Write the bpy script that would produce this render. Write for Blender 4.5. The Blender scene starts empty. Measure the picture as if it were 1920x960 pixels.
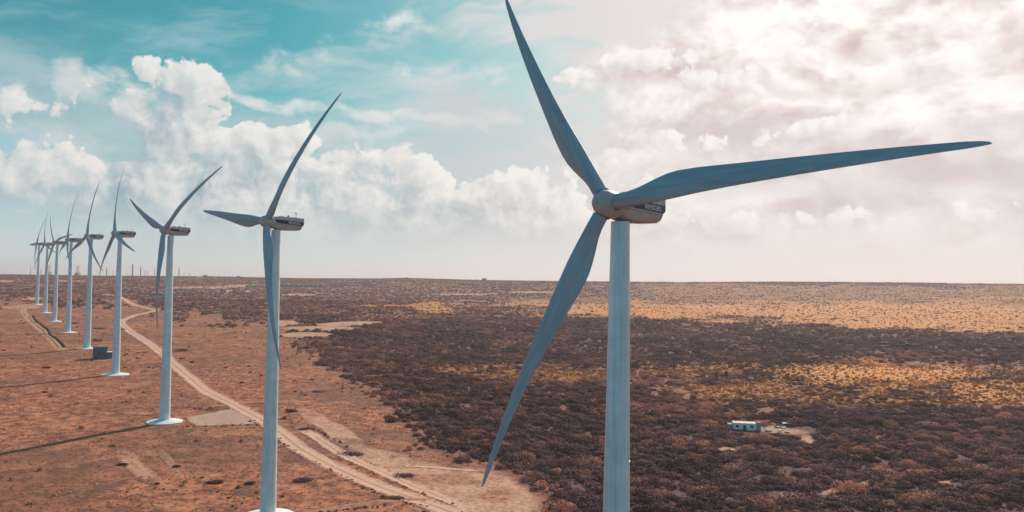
import bpy, bmesh, math, random
import numpy as np
from mathutils import Vector, Matrix
sc = bpy.context.scene
C = sc.collection
R_ = math.radians
rng = np.random.default_rng(7)
random.seed(5)

# ------------------------------------------------------------------ camera
F, PITCH, ROLL = 1489.65, 0.0332886, 0.018654          # focal length in pixels of the 1920 wide photograph
c_right = np.array([math.cos(ROLL), -math.sin(PITCH)*math.sin(ROLL), math.cos(PITCH)*math.sin(ROLL)])
c_fwd = np.array([0, math.cos(PITCH), math.sin(PITCH)])
c_up = np.cross(c_right, c_fwd)
cd = bpy.data.cameras.new('camera'); cam = bpy.data.objects.new('camera', cd); C.objects.link(cam)
cd.sensor_width = 36; cd.lens = F/1920*36; cd.clip_start = 1; cd.clip_end = 60000
cam.matrix_world = Matrix([[c_right[i], c_up[i], -c_fwd[i], 0] for i in range(3)] + [[0, 0, 0, 1]])
sc.camera = cam
sc.view_settings.view_transform = 'Standard'; sc.view_settings.look = 'None'; sc.view_settings.gamma = 1
sc.view_settings.exposure = 0.0
sc.cycles.max_bounces = 4; sc.cycles.diffuse_bounces = 2; sc.cycles.glossy_bounces = 2
sc.cycles.transmission_bounces = 2; sc.cycles.volume_bounces = 0; sc.cycles.transparent_max_bounces = 4
sc.cycles.use_denoising = True
SUN_AZ, SUN_EL = R_(23.5), R_(32)

# ------------------------------------------------------------------ node helper
class NT:
    def __init__(s, nt): s.nt = nt; s.n = nt.nodes; s.l = nt.links
    def new(s, t, **k):
        n = s.n.new(t)
        for a, b in k.items(): setattr(n, a, b)
        return n
    def put(s, sock, v):
        if isinstance(v, bpy.types.NodeSocket): s.l.new(v, sock)
        elif v is not None:
            if isinstance(v, (tuple, list)) and sock.type == 'RGBA' and len(v) == 3: v = (*v, 1)
            sock.default_value = v
    def m(s, op, a, b=None, c=None, clamp=False):
        n = s.new('ShaderNodeMath', operation=op, use_clamp=clamp)
        for i, v in enumerate((a, b, c)):
            if v is not None: s.put(n.inputs[i], v)
        return n.outputs[0]
    def vm(s, op, a, b=None, out=0):
        n = s.new('ShaderNodeVectorMath', operation=op); s.put(n.inputs[0], a)
        if b is not None:
            if op == 'SCALE': s.put(n.inputs['Scale'], b)
            else: s.put(n.inputs[1], b)
        return n.outputs[out]
    def smooth(s, x, a, b, lo=0., hi=1., kind='SMOOTHSTEP'):
        n = s.new('ShaderNodeMapRange', interpolation_type=kind, clamp=True)
        for i, v in enumerate((x, a, b, lo, hi)): s.put(n.inputs[i], v)
        return n.outputs[0]
    def noise(s, vec, scale, detail=4, rough=.55, dist=0., dim='3D', lac=2.):
        n = s.new('ShaderNodeTexNoise', noise_dimensions=dim)
        s.put(n.inputs['Vector'], vec); n.inputs['Scale'].default_value = scale
        n.inputs['Detail'].default_value = detail; n.inputs['Roughness'].default_value = rough
        n.inputs['Distortion'].default_value = dist; n.inputs['Lacunarity'].default_value = lac
        return n.outputs[0]
    def mix(s, f, a, b, blend='MIX'):
        n = s.new('ShaderNodeMix', data_type='RGBA', blend_type=blend)
        s.put(n.inputs[0], f); s.put(n.inputs[6], a); s.put(n.inputs[7], b); return n.outputs[2]
    def comb(s, x, y, z=0.):
        n = s.new('ShaderNodeCombineXYZ')
        for i, v in enumerate((x, y, z)): s.put(n.inputs[i], v)
        return n.outputs[0]

def srgb(r, g, b):
    f = lambda c: (c/255/12.92 if c/255 <= .04045 else ((c/255+.055)/1.055)**2.4)
    return (f(r), f(g), f(b))

# pixel of the photograph -> direction -> (azimuth, elevation) and back
def ray(px, py):
    d = c_fwd*F + c_right*(px-960) + c_up*(480-py)
    return d/np.linalg.norm(d)
def azel(px, py):
    d = ray(px, py); return math.atan2(d[0], d[1]), math.asin(d[2])

# ------------------------------------------------------------------ world: Nishita sky + procedural clouds by direction
world = bpy.data.worlds.new('World'); sc.world = world; world.use_nodes = True
w = NT(world.node_tree); w.n.clear()
sky = w.new('ShaderNodeTexSky', sky_type='NISHITA'); sky.sun_disc = False
sky.sun_elevation = SUN_EL; sky.sun_rotation = SUN_AZ; sky.dust_density = 1.0; sky.altitude = 50
gen = w.new('ShaderNodeTexCoord').outputs['Generated']
sep = w.new('ShaderNodeSeparateXYZ'); w.l.new(gen, sep.inputs[0])
az = w.m('ARCTAN2', sep.outputs[0], sep.outputs[1])
el = w.m('ARCSINE', sep.outputs[2])
U = w.m('MULTIPLY', az, 10.); V = w.m('MULTIPLY', el, 10.)          # tenths of a radian: 1 unit is about 149 px
uv = w.comb(U, V, 0.)
def warp(vec, scale, amt, detail=3):
    n = w.new('ShaderNodeTexNoise', noise_dimensions='2D'); w.put(n.inputs['Vector'], vec)
    n.inputs['Scale'].default_value = scale; n.inputs['Detail'].default_value = detail
    d = w.vm('SUBTRACT', n.outputs['Color'], (.5, .5, .5)); return w.vm('ADD', vec, w.vm('SCALE', d, amt))
def blob(vec, px, py, rx, ry, amp=1., rot=0.):
    a, e = azel(px, py)
    t = w.vm('SUBTRACT', vec, (a*10, e*10, 0))
    if rot:
        n = w.new('ShaderNodeVectorRotate', rotation_type='Z_AXIS'); w.put(n.inputs[0], t); n.inputs['Angle'].default_value = R_(rot); t = n.outputs[0]
    L = w.vm('LENGTH', w.vm('MULTIPLY', t, (149/rx, 149/ry, 0)), out=1)
    return w.smooth(L, 1.25, .25, 0., amp)
def blobs(vec, lst, comb='ADD'):
    r = None
    for b in lst:
        o = blob(vec, *b); r = o if r is None else w.m(comb, r, o)
    return r
def billow(vec, scale):
    # rounded cauliflower lumps: inverted smooth cell distances at three sizes
    r = None
    for k, (s_, a_) in enumerate(((1, .55), (2.3, .28), (5.1, .17), (11, .09))):
        n = w.new('ShaderNodeTexVoronoi', voronoi_dimensions='2D', feature='SMOOTH_F1')
        w.put(n.inputs['Vector'], vec); n.inputs['Scale'].default_value = scale*s_; n.inputs['Smoothness'].default_value = .35
        o = w.m('MULTIPLY', w.m('SUBTRACT', 1., n.outputs['Distance']), a_)
        r = o if r is None else w.m('ADD', r, o)
    return r
sun_d = (math.sin(SUN_AZ)*math.cos(SUN_EL), math.cos(SUN_AZ)*math.cos(SUN_EL), math.sin(SUN_EL))
ang = w.m('ARCCOSINE', w.vm('DOT_PRODUCT', gen, (math.sin(R_(29))*math.cos(R_(24)), math.cos(R_(29))*math.cos(R_(24)), math.sin(R_(24))), out=1))
# clear sky, tinted teal like the photograph's
CLEAR_TINT = (.24, .90, .79)
clear = w.mix(1., sky.outputs[0], w.mix(w.smooth(ang, R_(62), R_(115)), CLEAR_TINT, (.14, .92, 1.0)), 'MULTIPLY')
clear = w.vm('SCALE', clear, w.smooth(ang, R_(68), R_(125),   .084, .135))  # unseen back sky brightened to light the shaded sides of the towers
fr = w.smooth(ang, R_(105), R_(66))
glow = w.smooth(ang, R_(62), R_(4))
pale = w.mix(glow, srgb(158, 200, 208), srgb(243, 229, 225))
# thin veil: grows towards the sun and towards the horizon, in long streaks
st = w.new('ShaderNodeVectorRotate', rotation_type='Z_AXIS'); w.put(st.inputs[0], warp(uv, .5, .8)); st.inputs['Angle'].default_value = R_(-14)
streak = w.noise(w.vm('MULTIPLY', st.outputs[0], (.32, 1.5, 1)), 1.3, 6, .58, dim='2D')
streak2 = w.noise(w.vm('MULTIPLY', uv, (.45, 1.9, 1)), 1.1, 5, .55, dim='2D')
veil = w.m('ADD', w.m('MULTIPLY', w.smooth(ang, R_(45), R_(14)), .95), w.m('MULTIPLY', w.smooth(V, 3.0, .25, 0., .85), w.m('MULTIPLY_ADD', fr, .75, .25)))
veil = w.m('ADD', veil, w.m('MULTIPLY', w.smooth(streak, .44, .68), .46))
veil = w.m('MULTIPLY', w.m('ADD', veil, w.m('MULTIPLY', w.smooth(streak2, .47, .72), .26), clamp=True), w.m('MULTIPLY_ADD', fr, .85, .15))
col = w.mix(veil, clear, pale)
cw = warp(warp(uv, 1.6, .22, 2), 5.5, .07, 4)
# ---- broken stratocumulus towards the sun
sw = warp(warp(w.vm('MULTIPLY', uv, (.95, 1.5, 1)), .6, .45, 2), 4, .08, 4)
RB = [(1180, 125, 170, 38, .50, -10), (1290, 150, 200, 36, .45, 14), (1600, 60, 450, 130, .75), (1800, 170, 420, 160, .5), (1350, 250, 330, 90, .40), (1500, 340, 600, 110, .72), (1600, 430, 560, 50, .55), (1250, 285, 90, 50, .4), (1150, 190, 140, 50, .3)]
ER = blobs(warp(uv, 1.2, .5), RB)
def sn(vec): return w.m('ADD', w.m('MULTIPLY', w.noise(vec, .5, 9, .57, 0, dim='2D'), .9), w.m('MULTIPLY', billow(vec, .95), .35))
n1 = sn(sw)
n2 = sn(w.vm('ADD', sw, (.10, .24, 0)))
a_s = w.smooth(w.m('ADD', w.m('MULTIPLY', ER, .5), n1), .62, .95)
lit2 = w.smooth(w.m('SUBTRACT', n1, n2), -.20, .12)
GB = [(1620, 95, 70, 30, .75), (1905, 95, 40, 60, .7), (1215, 145, 110, 24, .9, -6), (1590, 372, 150, 34, .5), (1790, 325, 190, 30, .5), (1330, 215, 150, 22, .3), (1880, 400, 70, 30, .5), (1430, 168, 120, 22, .45), (1380, 335, 120, 24, .4), (1650, 165, 160, 22, .35), (1230, 40, 120, 50, .35)]
GD = blobs(warp(uv, 1.8, .45, 6), GB)
scol = w.mix(lit2, srgb(206, 185, 181), srgb(255, 251, 245))
scol = w.mix(w.m('MULTIPLY', GD, w.smooth(n2, .5, .85, .45, 1.)), scol, srgb(200, 176, 172))
scol = w.vm('SCALE', scol, w.smooth(ang, R_(40), R_(4), .96, 1.10))
a_s = w.m('MULTIPLY', a_s, w.m('MULTIPLY', w.smooth(V, .1, 1.3, .2, .92), w.smooth(U, .1, .9)))
col = w.mix(a_s, col, scol)
# ---- cumulus on the left and middle
CUM = [ (335, 150, 62, 42, .55), (385, 200, 40, 85, .75), (272, 128, 30, 22, .62), (385, 140, 30, 30, .5), (235, 195, 100, 50, .34), (320, 225, 120, 60, .5),
        (50, 225, 90, 50, .45, 8), (60, 310, 360, 50, .5), (420, 330, 240, 90, .74, -22), (300, 265, 50, 40, .5), (480, 290, 90, 50, .45),
        (180, 405, 460, 70, .72), (560, 425, 300, 66, .72), (200, 460, 420, 36, .45), (330, 340, 240, 80, .3), (740, 315, 120, 46, .62), (870, 350, 140, 44, .58, -8), (680, 370, 170, 40, .5), (840, 395, 330, 66, .40), (1010, 400, 160, 50, .45),
        (940, 400, 260, 46, .6), (1020, 345, 90, 40, .45), (620, 345, 80, 45, .5), (760, 452, 560, 44, .52), (1080, 430, 200, 34, .4),
        (1110, 135, 100, 26, .45, -14), (1220, 112, 110, 24, .62, -4), (1330, 150, 120, 22, .5, 16), (1270, 268, 80, 26, .5), (1400, 262, 110, 20, .42, -8), (1560, 235, 130, 18, .4, -10), (1200, 330, 110, 30, .35),
        (1500, 420, 300, 26, .36), (1330, 395, 160, 26, .36), (1760, 395, 200, 24, .36), (1450, 130, 110, 18, .35, -10)]
WISP = [(690, 245, 90, 18, .75), (930, 215, 60, 20, .8), (845, 230, 50, 14, .6), (1010, 280, 60, 26, .5), (132, 130, 26, 30, .55), (215, 170, 110, 40, .6), (560, 200, 260, 16, .7, 4), (800, 225, 200, 14, .6, 5), (640, 90, 300, 40, .35, -20), (60, 180, 110, 60, .5), (90, 270, 120, 40, .5), (880, 140, 200, 40, .35), (620, 270, 200, 30, .5)]
EW = blobs(warp(uv, 1.5, .3, 3), WISP)
nw = w.noise(w.vm('MULTIPLY', cw, (.8, 1.4, 1)), 2.2, 8, .62, dim='2D')
a_w = w.m('MULTIPLY', w.smooth(w.m('ADD', EW, w.m('MULTIPLY', w.m('SUBTRACT', nw, .5), 2.4)), .10, 1.1), w.smooth(EW, .02, .3))
col = w.mix(w.m('MULTIPLY', a_w, .8), col, w.mix(glow, srgb(226, 228, 225), srgb(250, 243, 240)))
E0 = blobs(cw, CUM)
def dens(vec, E):
    n_ = w.noise(vec, 2.1, 8, .58, dim='2D')
    return w.m('ADD', w.m('ADD', E, w.m('MULTIPLY', w.m('SUBTRACT', billow(vec, 1.9), .60), 1.9)), w.m('MULTIPLY', w.m('SUBTRACT', n_, .5), .9))
D0 = dens(cw, E0)
def lee(k): 
    v = w.vm('ADD', cw, (.10*k, .095*k, 0)); return dens(v, blobs(v, CUM))
D1 = lee(1.)
D2 = lee(3.)
rim = w.smooth(w.m('SUBTRACT', D0, D1), -.30, .62, kind='LINEAR')
big = w.smooth(w.m('SUBTRACT', D0, D2), -.70, .85)
inner = w.smooth(D0, 1.5, .4)
lit = w.m('ADD', w.m('ADD', w.m('MULTIPLY', rim, .50), w.m('MULTIPLY', big, .42)), w.m('MULTIPLY', inner, .20), clamp=True)
wd = w.smooth(big, .25, .75, .85, .20)
a_c = w.smooth(w.m('DIVIDE', w.m('SUBTRACT', D0, .32), wd), 0., 1.)
cshade = w.mix(glow, srgb(134, 168, 180), srgb(206, 192, 190))
clight = w.mix(glow, srgb(238, 235, 230), srgb(255, 249, 245))
ccol = w.mix(lit, cshade, clight)
hz = w.smooth(V, 1.1, -.1)
ccol = w.mix(w.m('MULTIPLY', hz, .6), ccol, w.mix(glow, srgb(186, 203, 206), srgb(232, 221, 218)))
a_c = w.m('MULTIPLY', w.m('MULTIPLY', a_c, w.smooth(E0, .06, .26)), w.smooth(V, .1, 1.0, .15, .95))
# soft grey sheet the heaps grow out of
sheet = w.m('MULTIPLY', w.smooth(w.m('ADD', w.m('MULTIPLY', w.noise(w.vm('MULTIPLY', cw, (.6, 1.5, 1)), .8, 6, .55, dim='2D'), 1.), w.smooth(V, 2.9, 1.6, -.25, .18)), .42, .66), .55)
sheet = w.m('MULTIPLY', sheet, w.m('MULTIPLY', fr, w.smooth(V, .3, 1.2)))
col = w.mix(sheet, col, w.mix(glow, srgb(178, 196, 202), srgb(226, 216, 214)))
col = w.mix(a_c, col, ccol)
# horizon band and, below it, a plain dim brown (never seen: the ground covers it)
hcol = w.mix(w.smooth(U, -5.5, 5.), srgb(206, 216, 214), srgb(246, 232, 224))
hcol = w.mix(fr, srgb(60, 178, 212), hcol)  # horizon behind the camera turned bright cyan to tint the shaded towers
col = w.mix(w.smooth(V, 1.1, .05, 0., .85), col, hcol)
col = w.mix(w.smooth(V, -.1, -.6), col, (.12, .07, .05))
bg = w.new('ShaderNodeBackground'); w.put(bg.inputs[0], col); bg.inputs[1].default_value = 1.0
wo = w.new('ShaderNodeOutputWorld'); w.l.new(bg.outputs[0], wo.inputs[0])
world.cycles.sampling_method = 'MANUAL'; world.cycles.sample_map_resolution = 512

# ------------------------------------------------------------------ sun
ld = bpy.data.lights.new('sun', 'SUN'); ld.energy = 5.0; ld.angle = R_(.6); ld.color = (1, .89, .78)
so = bpy.data.objects.new('sun', ld); C.objects.link(so)
so.rotation_euler = Vector(sun_d).to_track_quat('Z', 'Y').to_euler()

# ------------------------------------------------------------------ terrain function
def vnoise(x, y, seed=0):
    xi = np.floor(x).astype(np.int64); yi = np.floor(y).astype(np.int64); fx = x-xi; fy = y-yi
    fx = fx*fx*(3-2*fx); fy = fy*fy*(3-2*fy)
    def h(a, b):
        n = (a*374761393 + b*668265263 + seed*974634777) & 0xffffffff
        n = ((n ^ (n >> 13))*1274126177) & 0xffffffff
        return ((n ^ (n >> 16)) & 0xffff)/65535.
    return (h(xi, yi)*(1-fx)+h(xi+1, yi)*fx)*(1-fy)+(h(xi, yi+1)*(1-fx)+h(xi+1, yi+1)*fx)*fy
def fbm(x, y, o=4, seed=0):
    r = 0; a = .5
    for k in range(o): r = r+a*vnoise(x, y, seed+k); x = x*2.03+7.1; y = y*2.03+3.7; a *= .5
    return r/(1-.5**o)
RT = np.exp(np.linspace(math.log(20), math.log(20000), 900))
def table(rs, zs):
    t = np.interp(np.log(RT), np.log(rs), zs); k = np.hanning(31); k /= k.sum()
    return np.convolve(np.pad(t, 15, 'edge'), k, 'valid')
TL = table([20, 110, 245, 391, 543, 691, 844, 1000, 1150, 1305, 2200, 3000, 3600], [-76, -74, -68.5, -64.2, -59.5, -55.5, -52.9, -50.6, -47.7, -43.3, -35, -27, -12])
TR = table([20, 110, 260, 430, 620, 1050, 1650, 2400, 3000, 3600], [-76, -74, -70.5, -68, -63.5, -54, -41, -21, -4, 6])
RPX = np.array([-900, 0, 200, 400, 560, 700, 760, 900, 1040, 1250, 1450, 1700, 1900, 2700])
RPY = np.array([505, 515, 518, 519, 522.5, 523, 522, 526, 528, 530, 529.5, 531, 534, 541])
_ra = []; _rz = []
for a_, b_ in zip(RPX, RPY):
    d = ray(a_, b_); _ra.append(math.atan2(d[0], d[1])); _rz.append(d[2]/math.hypot(d[0], d[1])*3600)
def ss(x, a, b):
    t = np.clip((x-a)/(b-a), 0, 1); return t*t*(3-2*t)
def terrain(x, y):
    x = np.asarray(x, float); y = np.asarray(y, float)
    r = np.maximum(np.hypot(x, y), 20.); azm = np.arctan2(x, y); lr = np.log(r)
    k = ss(azm, R_(-17), R_(4))
    z = np.interp(lr, np.log(RT), TL)*(1-k)+np.interp(lr, np.log(RT), TR)*k
    rid = np.interp(azm, _ra, _rz)
    t = ss(lr, math.log(1900), math.log(3600))
    z = z*(1-t)+rid*t
    z = z-ss(r, 3650, 5200)*(rid+46)
    near = ss(azm, R_(-12), R_(0))
    z = z+(fbm(x/38, y/38, 3, 3)-.5)*(1.4+2.2*near)*ss(r, 150, 300)+(fbm(x/170, y/170, 3, 9)-.5)*(2+4*near)*ss(r, 250, 700)*(1-ss(r, 2600, 3500))
    return z
TURB = dict(x0=15.638128, y0=107.359623, dx=-85.276427, dy=126.486108)
EX = [-.7971, -.3024, .3037, -.1646, 1.5709, .7731, -.7753, .4424, -1.0506]
EY = [1.8208, .8188, -1.1151, -.1322, -2.6448, -1.584, 1.1365, .1131, 1.5871]
TZ = [8.7394, 14.3123, 18.5321, 23.2603, 27.2616, 29.8686, 32.1782, 35.0658, 39.9033]
HT = 82.76965
TPOS = [(TURB['x0']+i*TURB['dx']+EX[i], TURB['y0']+i*TURB['dy']+EY[i], TZ[i]-HT) for i in range(9)]
_terr0 = terrain
_corr = [(x, y, z-float(_terr0(x, y))) for x, y, z in TPOS]
def terrain(x, y):
    x = np.asarray(x, float); y = np.asarray(y, float); z = _terr0(x, y); W = 0; S = 0
    for cx, cy, dz in _corr:
        g = np.exp(-((x-cx)**2+(y-cy)**2)/(2*38.**2)); z = z+g*(dz-1.15)
    return z
def at(px, py, rmax=4200):
    """the point of the ground seen at a pixel of the photograph"""
    d = ray(px, py); t = np.geomspace(60, rmax, 700)
    h = d[2]*t-terrain(d[0]*t, d[1]*t); i = np.argmax(h < 0)
    if h[i] >= 0: i = len(t)-1
    a, b = t[max(i-1, 0)], t[i]
    for _ in range(25):
        m = (a+b)/2
        if d[2]*m-float(terrain(d[0]*m, d[1]*m)) < 0: b = m
        else: a = m
    return Vector((d[0]*b, d[1]*b, float(terrain(d[0]*b, d[1]*b))))
def topx(x, y, z):
    X = x*c_right[0]+y*c_right[1]+z*c_right[2]; Y = x*c_up[0]+y*c_up[1]+z*c_up[2]; D = np.maximum(y*c_fwd[1]+z*c_fwd[2], 1)
    return 960+F*X/D, 480-F*Y/D

# ------------------------------------------------------------------ building helpers
def tag(o, label=None, cat=None, group=None, kind=None):
    if label: o['label'] = label
    if cat: o['category'] = cat
    if group: o['group'] = group
    if kind: o['kind'] = kind
    return o
def link(name, me, mat=None, parent=None):
    o = bpy.data.objects.new(name, me); C.objects.link(o)
    if mat and not me.materials: me.materials.append(mat)
    if parent: o.parent = parent
    return o
def empty(name, loc=(0, 0, 0), rz=0):
    o = bpy.data.objects.new(name, None); C.objects.link(o); o.location = loc; o.rotation_euler = (0, 0, rz); o.empty_display_size = .5; return o
def mesh(name, vs, fs, smooth=False):
    me = bpy.data.meshes.new(name); me.from_pydata([tuple(v) for v in vs], [], fs)
    me.polygons.foreach_set('use_smooth', [smooth]*len(me.polygons)); me.update(); return me
def bm_mesh(name, bm, smooth=False, ang_=None):
    bmesh.ops.recalc_face_normals(bm, faces=bm.faces)
    me = bpy.data.meshes.new(name); bm.to_mesh(me); bm.free()
    me.polygons.foreach_set('use_smooth', [smooth]*len(me.polygons))
    if ang_: me.set_sharp_from_angle(angle=R_(ang_))
    me.update(); return me
def box(bm, x0, x1, y0, y1, z0, z1, bev=0):
    t = bmesh.new(); bmesh.ops.create_cube(t, size=1)
    for v in t.verts: v.co = Vector(((x0+x1)/2+v.co.x*(x1-x0), (y0+y1)/2+v.co.y*(y1-y0), (z0+z1)/2+v.co.z*(z1-z0)))
    if bev: bmesh.ops.bevel(t, geom=t.edges[:], offset=bev, segments=2, affect='EDGES', profile=.5)
    m = bpy.data.meshes.new('t'); t.to_mesh(m); t.free(); bm.from_mesh(m); bpy.data.meshes.remove(m)
def rings(rs, n=32, cap=True, ax='z', bm=None):
    """lathe: list of (radius, height)"""
    bm = bm or bmesh.new(); L = []
    for r, h in rs:
        row = []
        for k in range(n):
            a = 2*math.pi*k/n; p = (r*math.cos(a), r*math.sin(a), h)
            if ax == 'x': p = (h, r*math.cos(a), r*math.sin(a))
            row.append(bm.verts.new(p))
        L.append(row)
    for a, b in zip(L, L[1:]):
        for k in range(n): bm.faces.new((a[k], a[(k+1) % n], b[(k+1) % n], b[k]))
    if cap: bm.faces.new(L[0][::-1]); bm.faces.new(L[-1])
    return bm

# ------------------------------------------------------------------ materials
def mat(name, build, rough=.8, spec=.3):
    m = bpy.data.materials.new(name); m.use_nodes = True; g = NT(m.node_tree)
    p = m.node_tree.nodes['Principled BSDF']; p.inputs['Roughness'].default_value = rough; p.inputs['Specular IOR Level'].default_value = spec
    build(g, p); return m
def plain(name, col, var=.12, scale=.8, rough=.7, spec=.3, bump=0):
    def b(g, p):
        tc = g.new('ShaderNodeTexCoord').outputs['Object']; n = g.noise(tc, scale, 5, .6)
        k = g.smooth(n, .3, .7, 1-var, 1+var, 'LINEAR'); g.put(p.inputs['Base Color'], g.vm('SCALE', tuple(col), k))
        if bump:
            bn = g.new('ShaderNodeBump'); g.put(bn.inputs['Height'], n); bn.inputs['Distance'].default_value = bump; g.l.new(bn.outputs[0], p.inputs['Normal'])
    return mat(name, b, rough, spec)
def tower_b(g, p):
    tc = g.new('ShaderNodeTexCoord').outputs['Object']
    n = g.noise(g.vm('MULTIPLY', tc, (1.6, 1.6, .05)), 1.4, 5, .6); n2 = g.noise(tc, .35, 4, .55)
    k = g.m('MULTIPLY', g.smooth(n, .40, .75, 1., .80), g.smooth(n2, .3, .7, .90, 1.04))
    sx = g.new('ShaderNodeSeparateXYZ'); g.l.new(tc, sx.inputs[0]); fz = g.m('ABSOLUTE', g.m('SUBTRACT', g.m('FRACT', g.m('DIVIDE', sx.outputs[2], 2.9)), .5))
    k = g.m('MULTIPLY', k, g.smooth(fz, .480, .499, 1., .90))
    k = g.m('MULTIPLY', k, g.smooth(g.noise(g.vm('MULTIPLY', tc, (2.5, 2.5, .02)), 1.5, 3, .6), .58, .75, 1., .86))
    g.put(p.inputs['Base Color'], g.vm('SCALE', (.68, .79, .83), k))
M_tower = mat('tower_paint', tower_b, .30, .5)
def blade_b(g, p):
    tc = g.new('ShaderNodeTexCoord').outputs['Object']
    n = g.noise(g.vm('MULTIPLY', tc, (1.2, 1.2, .12)), 1.3, 5, .6)
    g.put(p.inputs['Base Color'], g.vm('SCALE', (.36, .42, .47), g.smooth(n, .3, .75, 1.08, .78)))
M_blade = mat('blade_gelcoat', blade_b, .5, .35)
M_nac = plain('nacelle_shell', (.46, .42, .41), .12, .9, .45, .4)
M_stripe = plain('navy_stripe', (.022, .036, .062), .1, 1., .45, .4)
M_letter = plain('lettering_white', (.62, .66, .70), .05, 2., .5)
M_seam = plain('dark_seam', (.05, .045, .05), .1, 2., .7)
M_steel = plain('galvanised_steel', (.30, .30, .31), .15, 3., .5, .5)
M_found = plain('whitewashed_concrete', (.72, .72, .70), .12, .7, .85, .2, .05)

# colours of the dry ground, shared by terrain and tracks
def ground_color(g):
    pos = g.new('ShaderNodeNewGeometry').outputs['Position']
    P2 = g.vm('MULTIPLY', pos, (1, 1, .3))
    dist = g.vm('LENGTH', pos, out=1)
    nb = g.noise(P2, .012, 5, .55); nm = g.noise(P2, .07, 5, .6); nf = g.noise(P2, .7, 5, .65); ng = g.noise(P2, 2.2, 3, .7)
    nh = g.noise(P2, .22, 6, .68)
    red = g.mix(g.smooth(nh, .36, .64), (.185, .070, .043), (.540, .205, .105))
    red = g.mix(g.m('MULTIPLY', g.smooth(nb, .42, .62), .7), red, (.190, .082, .066))
    red = g.mix(g.smooth(nm, .50, .68, 0., .5), red, (.60, .26, .145))
    red = g.mix(g.m('MULTIPLY', g.smooth(nf, .50, .62, 0., 1.), g.smooth(nh, .62, .44, .25, .95)), red, (.080, .042, .036))
    red = g.mix(g.smooth(g.noise(g.vm('ADD', P2, (91, 37, 0)), .05, 7, .68), .56, .63, 0., .6), red, (.11, .056, .044))
    red = g.mix(g.smooth(ng, .56, .74, 0., .6), red, (.44, .21, .125))
    gold = g.mix(g.smooth(nf, .38, .64), (.78, .31, .085), (.56, .215, .080))
    gold = g.mix(g.smooth(nh, .46, .66, 0., .6), gold, (.40, .16, .085))
    scr = g.mix(g.smooth(nf, .40, .62), (.34, .145, .105), (.145, .068, .062))
    scr = g.mix(g.smooth(nh, .52, .70, 0., .55), scr, (.40, .20, .12))
    return pos, red, gold, scr, nb, nm, nf, ng
def terrain_b(g, p):
    pos, red, gold, scr, nb, nm, nf, ng = ground_color(g)
    def attr(n): return g.new('ShaderNodeAttribute', attribute_name=n).outputs['Fac']
    wob = g.m('ADD', g.m('MULTIPLY', g.m('SUBTRACT', nf, .5), .75), g.m('MULTIPLY', g.m('SUBTRACT', nm, .5), .9))
    def edge(a, k=1.): return g.smooth(g.m('ADD', a, g.m('MULTIPLY', wob, k)), .38, .62)
    c = g.mix(edge(attr('scrub'), .8), red, scr)
    c = g.mix(g.m('MULTIPLY', edge(attr('dark'), .5), .72), c, g.mix(g.smooth(nf, .38, .62), (.125, .060, .058), (.065, .038, .042)))  # cloud shade over these bands is put into the soil colour
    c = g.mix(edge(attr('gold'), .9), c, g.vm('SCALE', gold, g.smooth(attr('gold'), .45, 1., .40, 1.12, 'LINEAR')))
    tan = g.mix(g.smooth(nf, .38, .64), (.62, .36, .235), (.38, .195, .125)); tan = g.mix(g.smooth(nm, .46, .62, 0., .75), tan, red)
    c = g.mix(edge(attr('bare'), .8), c, tan)
    g.put(p.inputs['Base Color'], c)
    bn = g.new('ShaderNodeBump'); g.put(bn.inputs['Height'], g.m('ADD', nf, g.m('MULTIPLY', ng, .4))); bn.inputs['Distance'].default_value = .5; bn.inputs['Strength'].default_value = .55
    g.l.new(bn.outputs[0], p.inputs['Normal'])
M_terr = mat('dry_ground', terrain_b, .95, .1)
def road_b(base, dark, strength=1.):
    def f(g, p):
        pos, red, gold, scr, nb, nm, nf, ng = ground_color(g)
        e = g.new('ShaderNodeAttribute', attribute_name='across').outputs['Fac']     # -1..1 across the track
        ae = g.m('ABSOLUTE', e)
        k = g.smooth(g.m('ADD', ae, g.m('ADD', g.m('MULTIPLY', g.m('SUBTRACT', nf, .5), 1.1), g.m('MULTIPLY', g.m('SUBTRACT', nm, .5), .7))), .92, .55)
        c = g.mix(g.smooth(nf, .35, .7), base, dark)
        rut = g.smooth(g.m('ABSOLUTE', g.m('SUBTRACT', ae, .36)), .04, .16)
        c = g.mix(g.m('MULTIPLY', g.m('SUBTRACT', 1., rut), .35), c, tuple(min(1, v*1.15) for v in base))
        mid = g.smooth(g.m('ADD', ae, g.m('MULTIPLY', g.m('SUBTRACT', nf, .5), .5)), .16, .04)
        c = g.mix(g.m('MULTIPLY', mid, .5), c, red)
        c = g.mix(g.m('MULTIPLY', k, strength), red, c)
        g.put(p.inputs['Base Color'], c)
    return f
M_road = mat('packed_dirt', road_b((.68, .41, .29), (.50, .29, .20)), .95, .1)
M_track = mat('faint_dirt_track', road_b((.46, .25, .16), (.30, .15, .095), .62), .95, .1)
M_sand = mat('pale_sand_track', road_b((.50, .27, .165), (.36, .18, .11), .95), .95, .1)
M_pad = mat('gravel_pad', road_b((.50, .33, .245), (.37, .235, .17), 1.), .95, .1)

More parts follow.
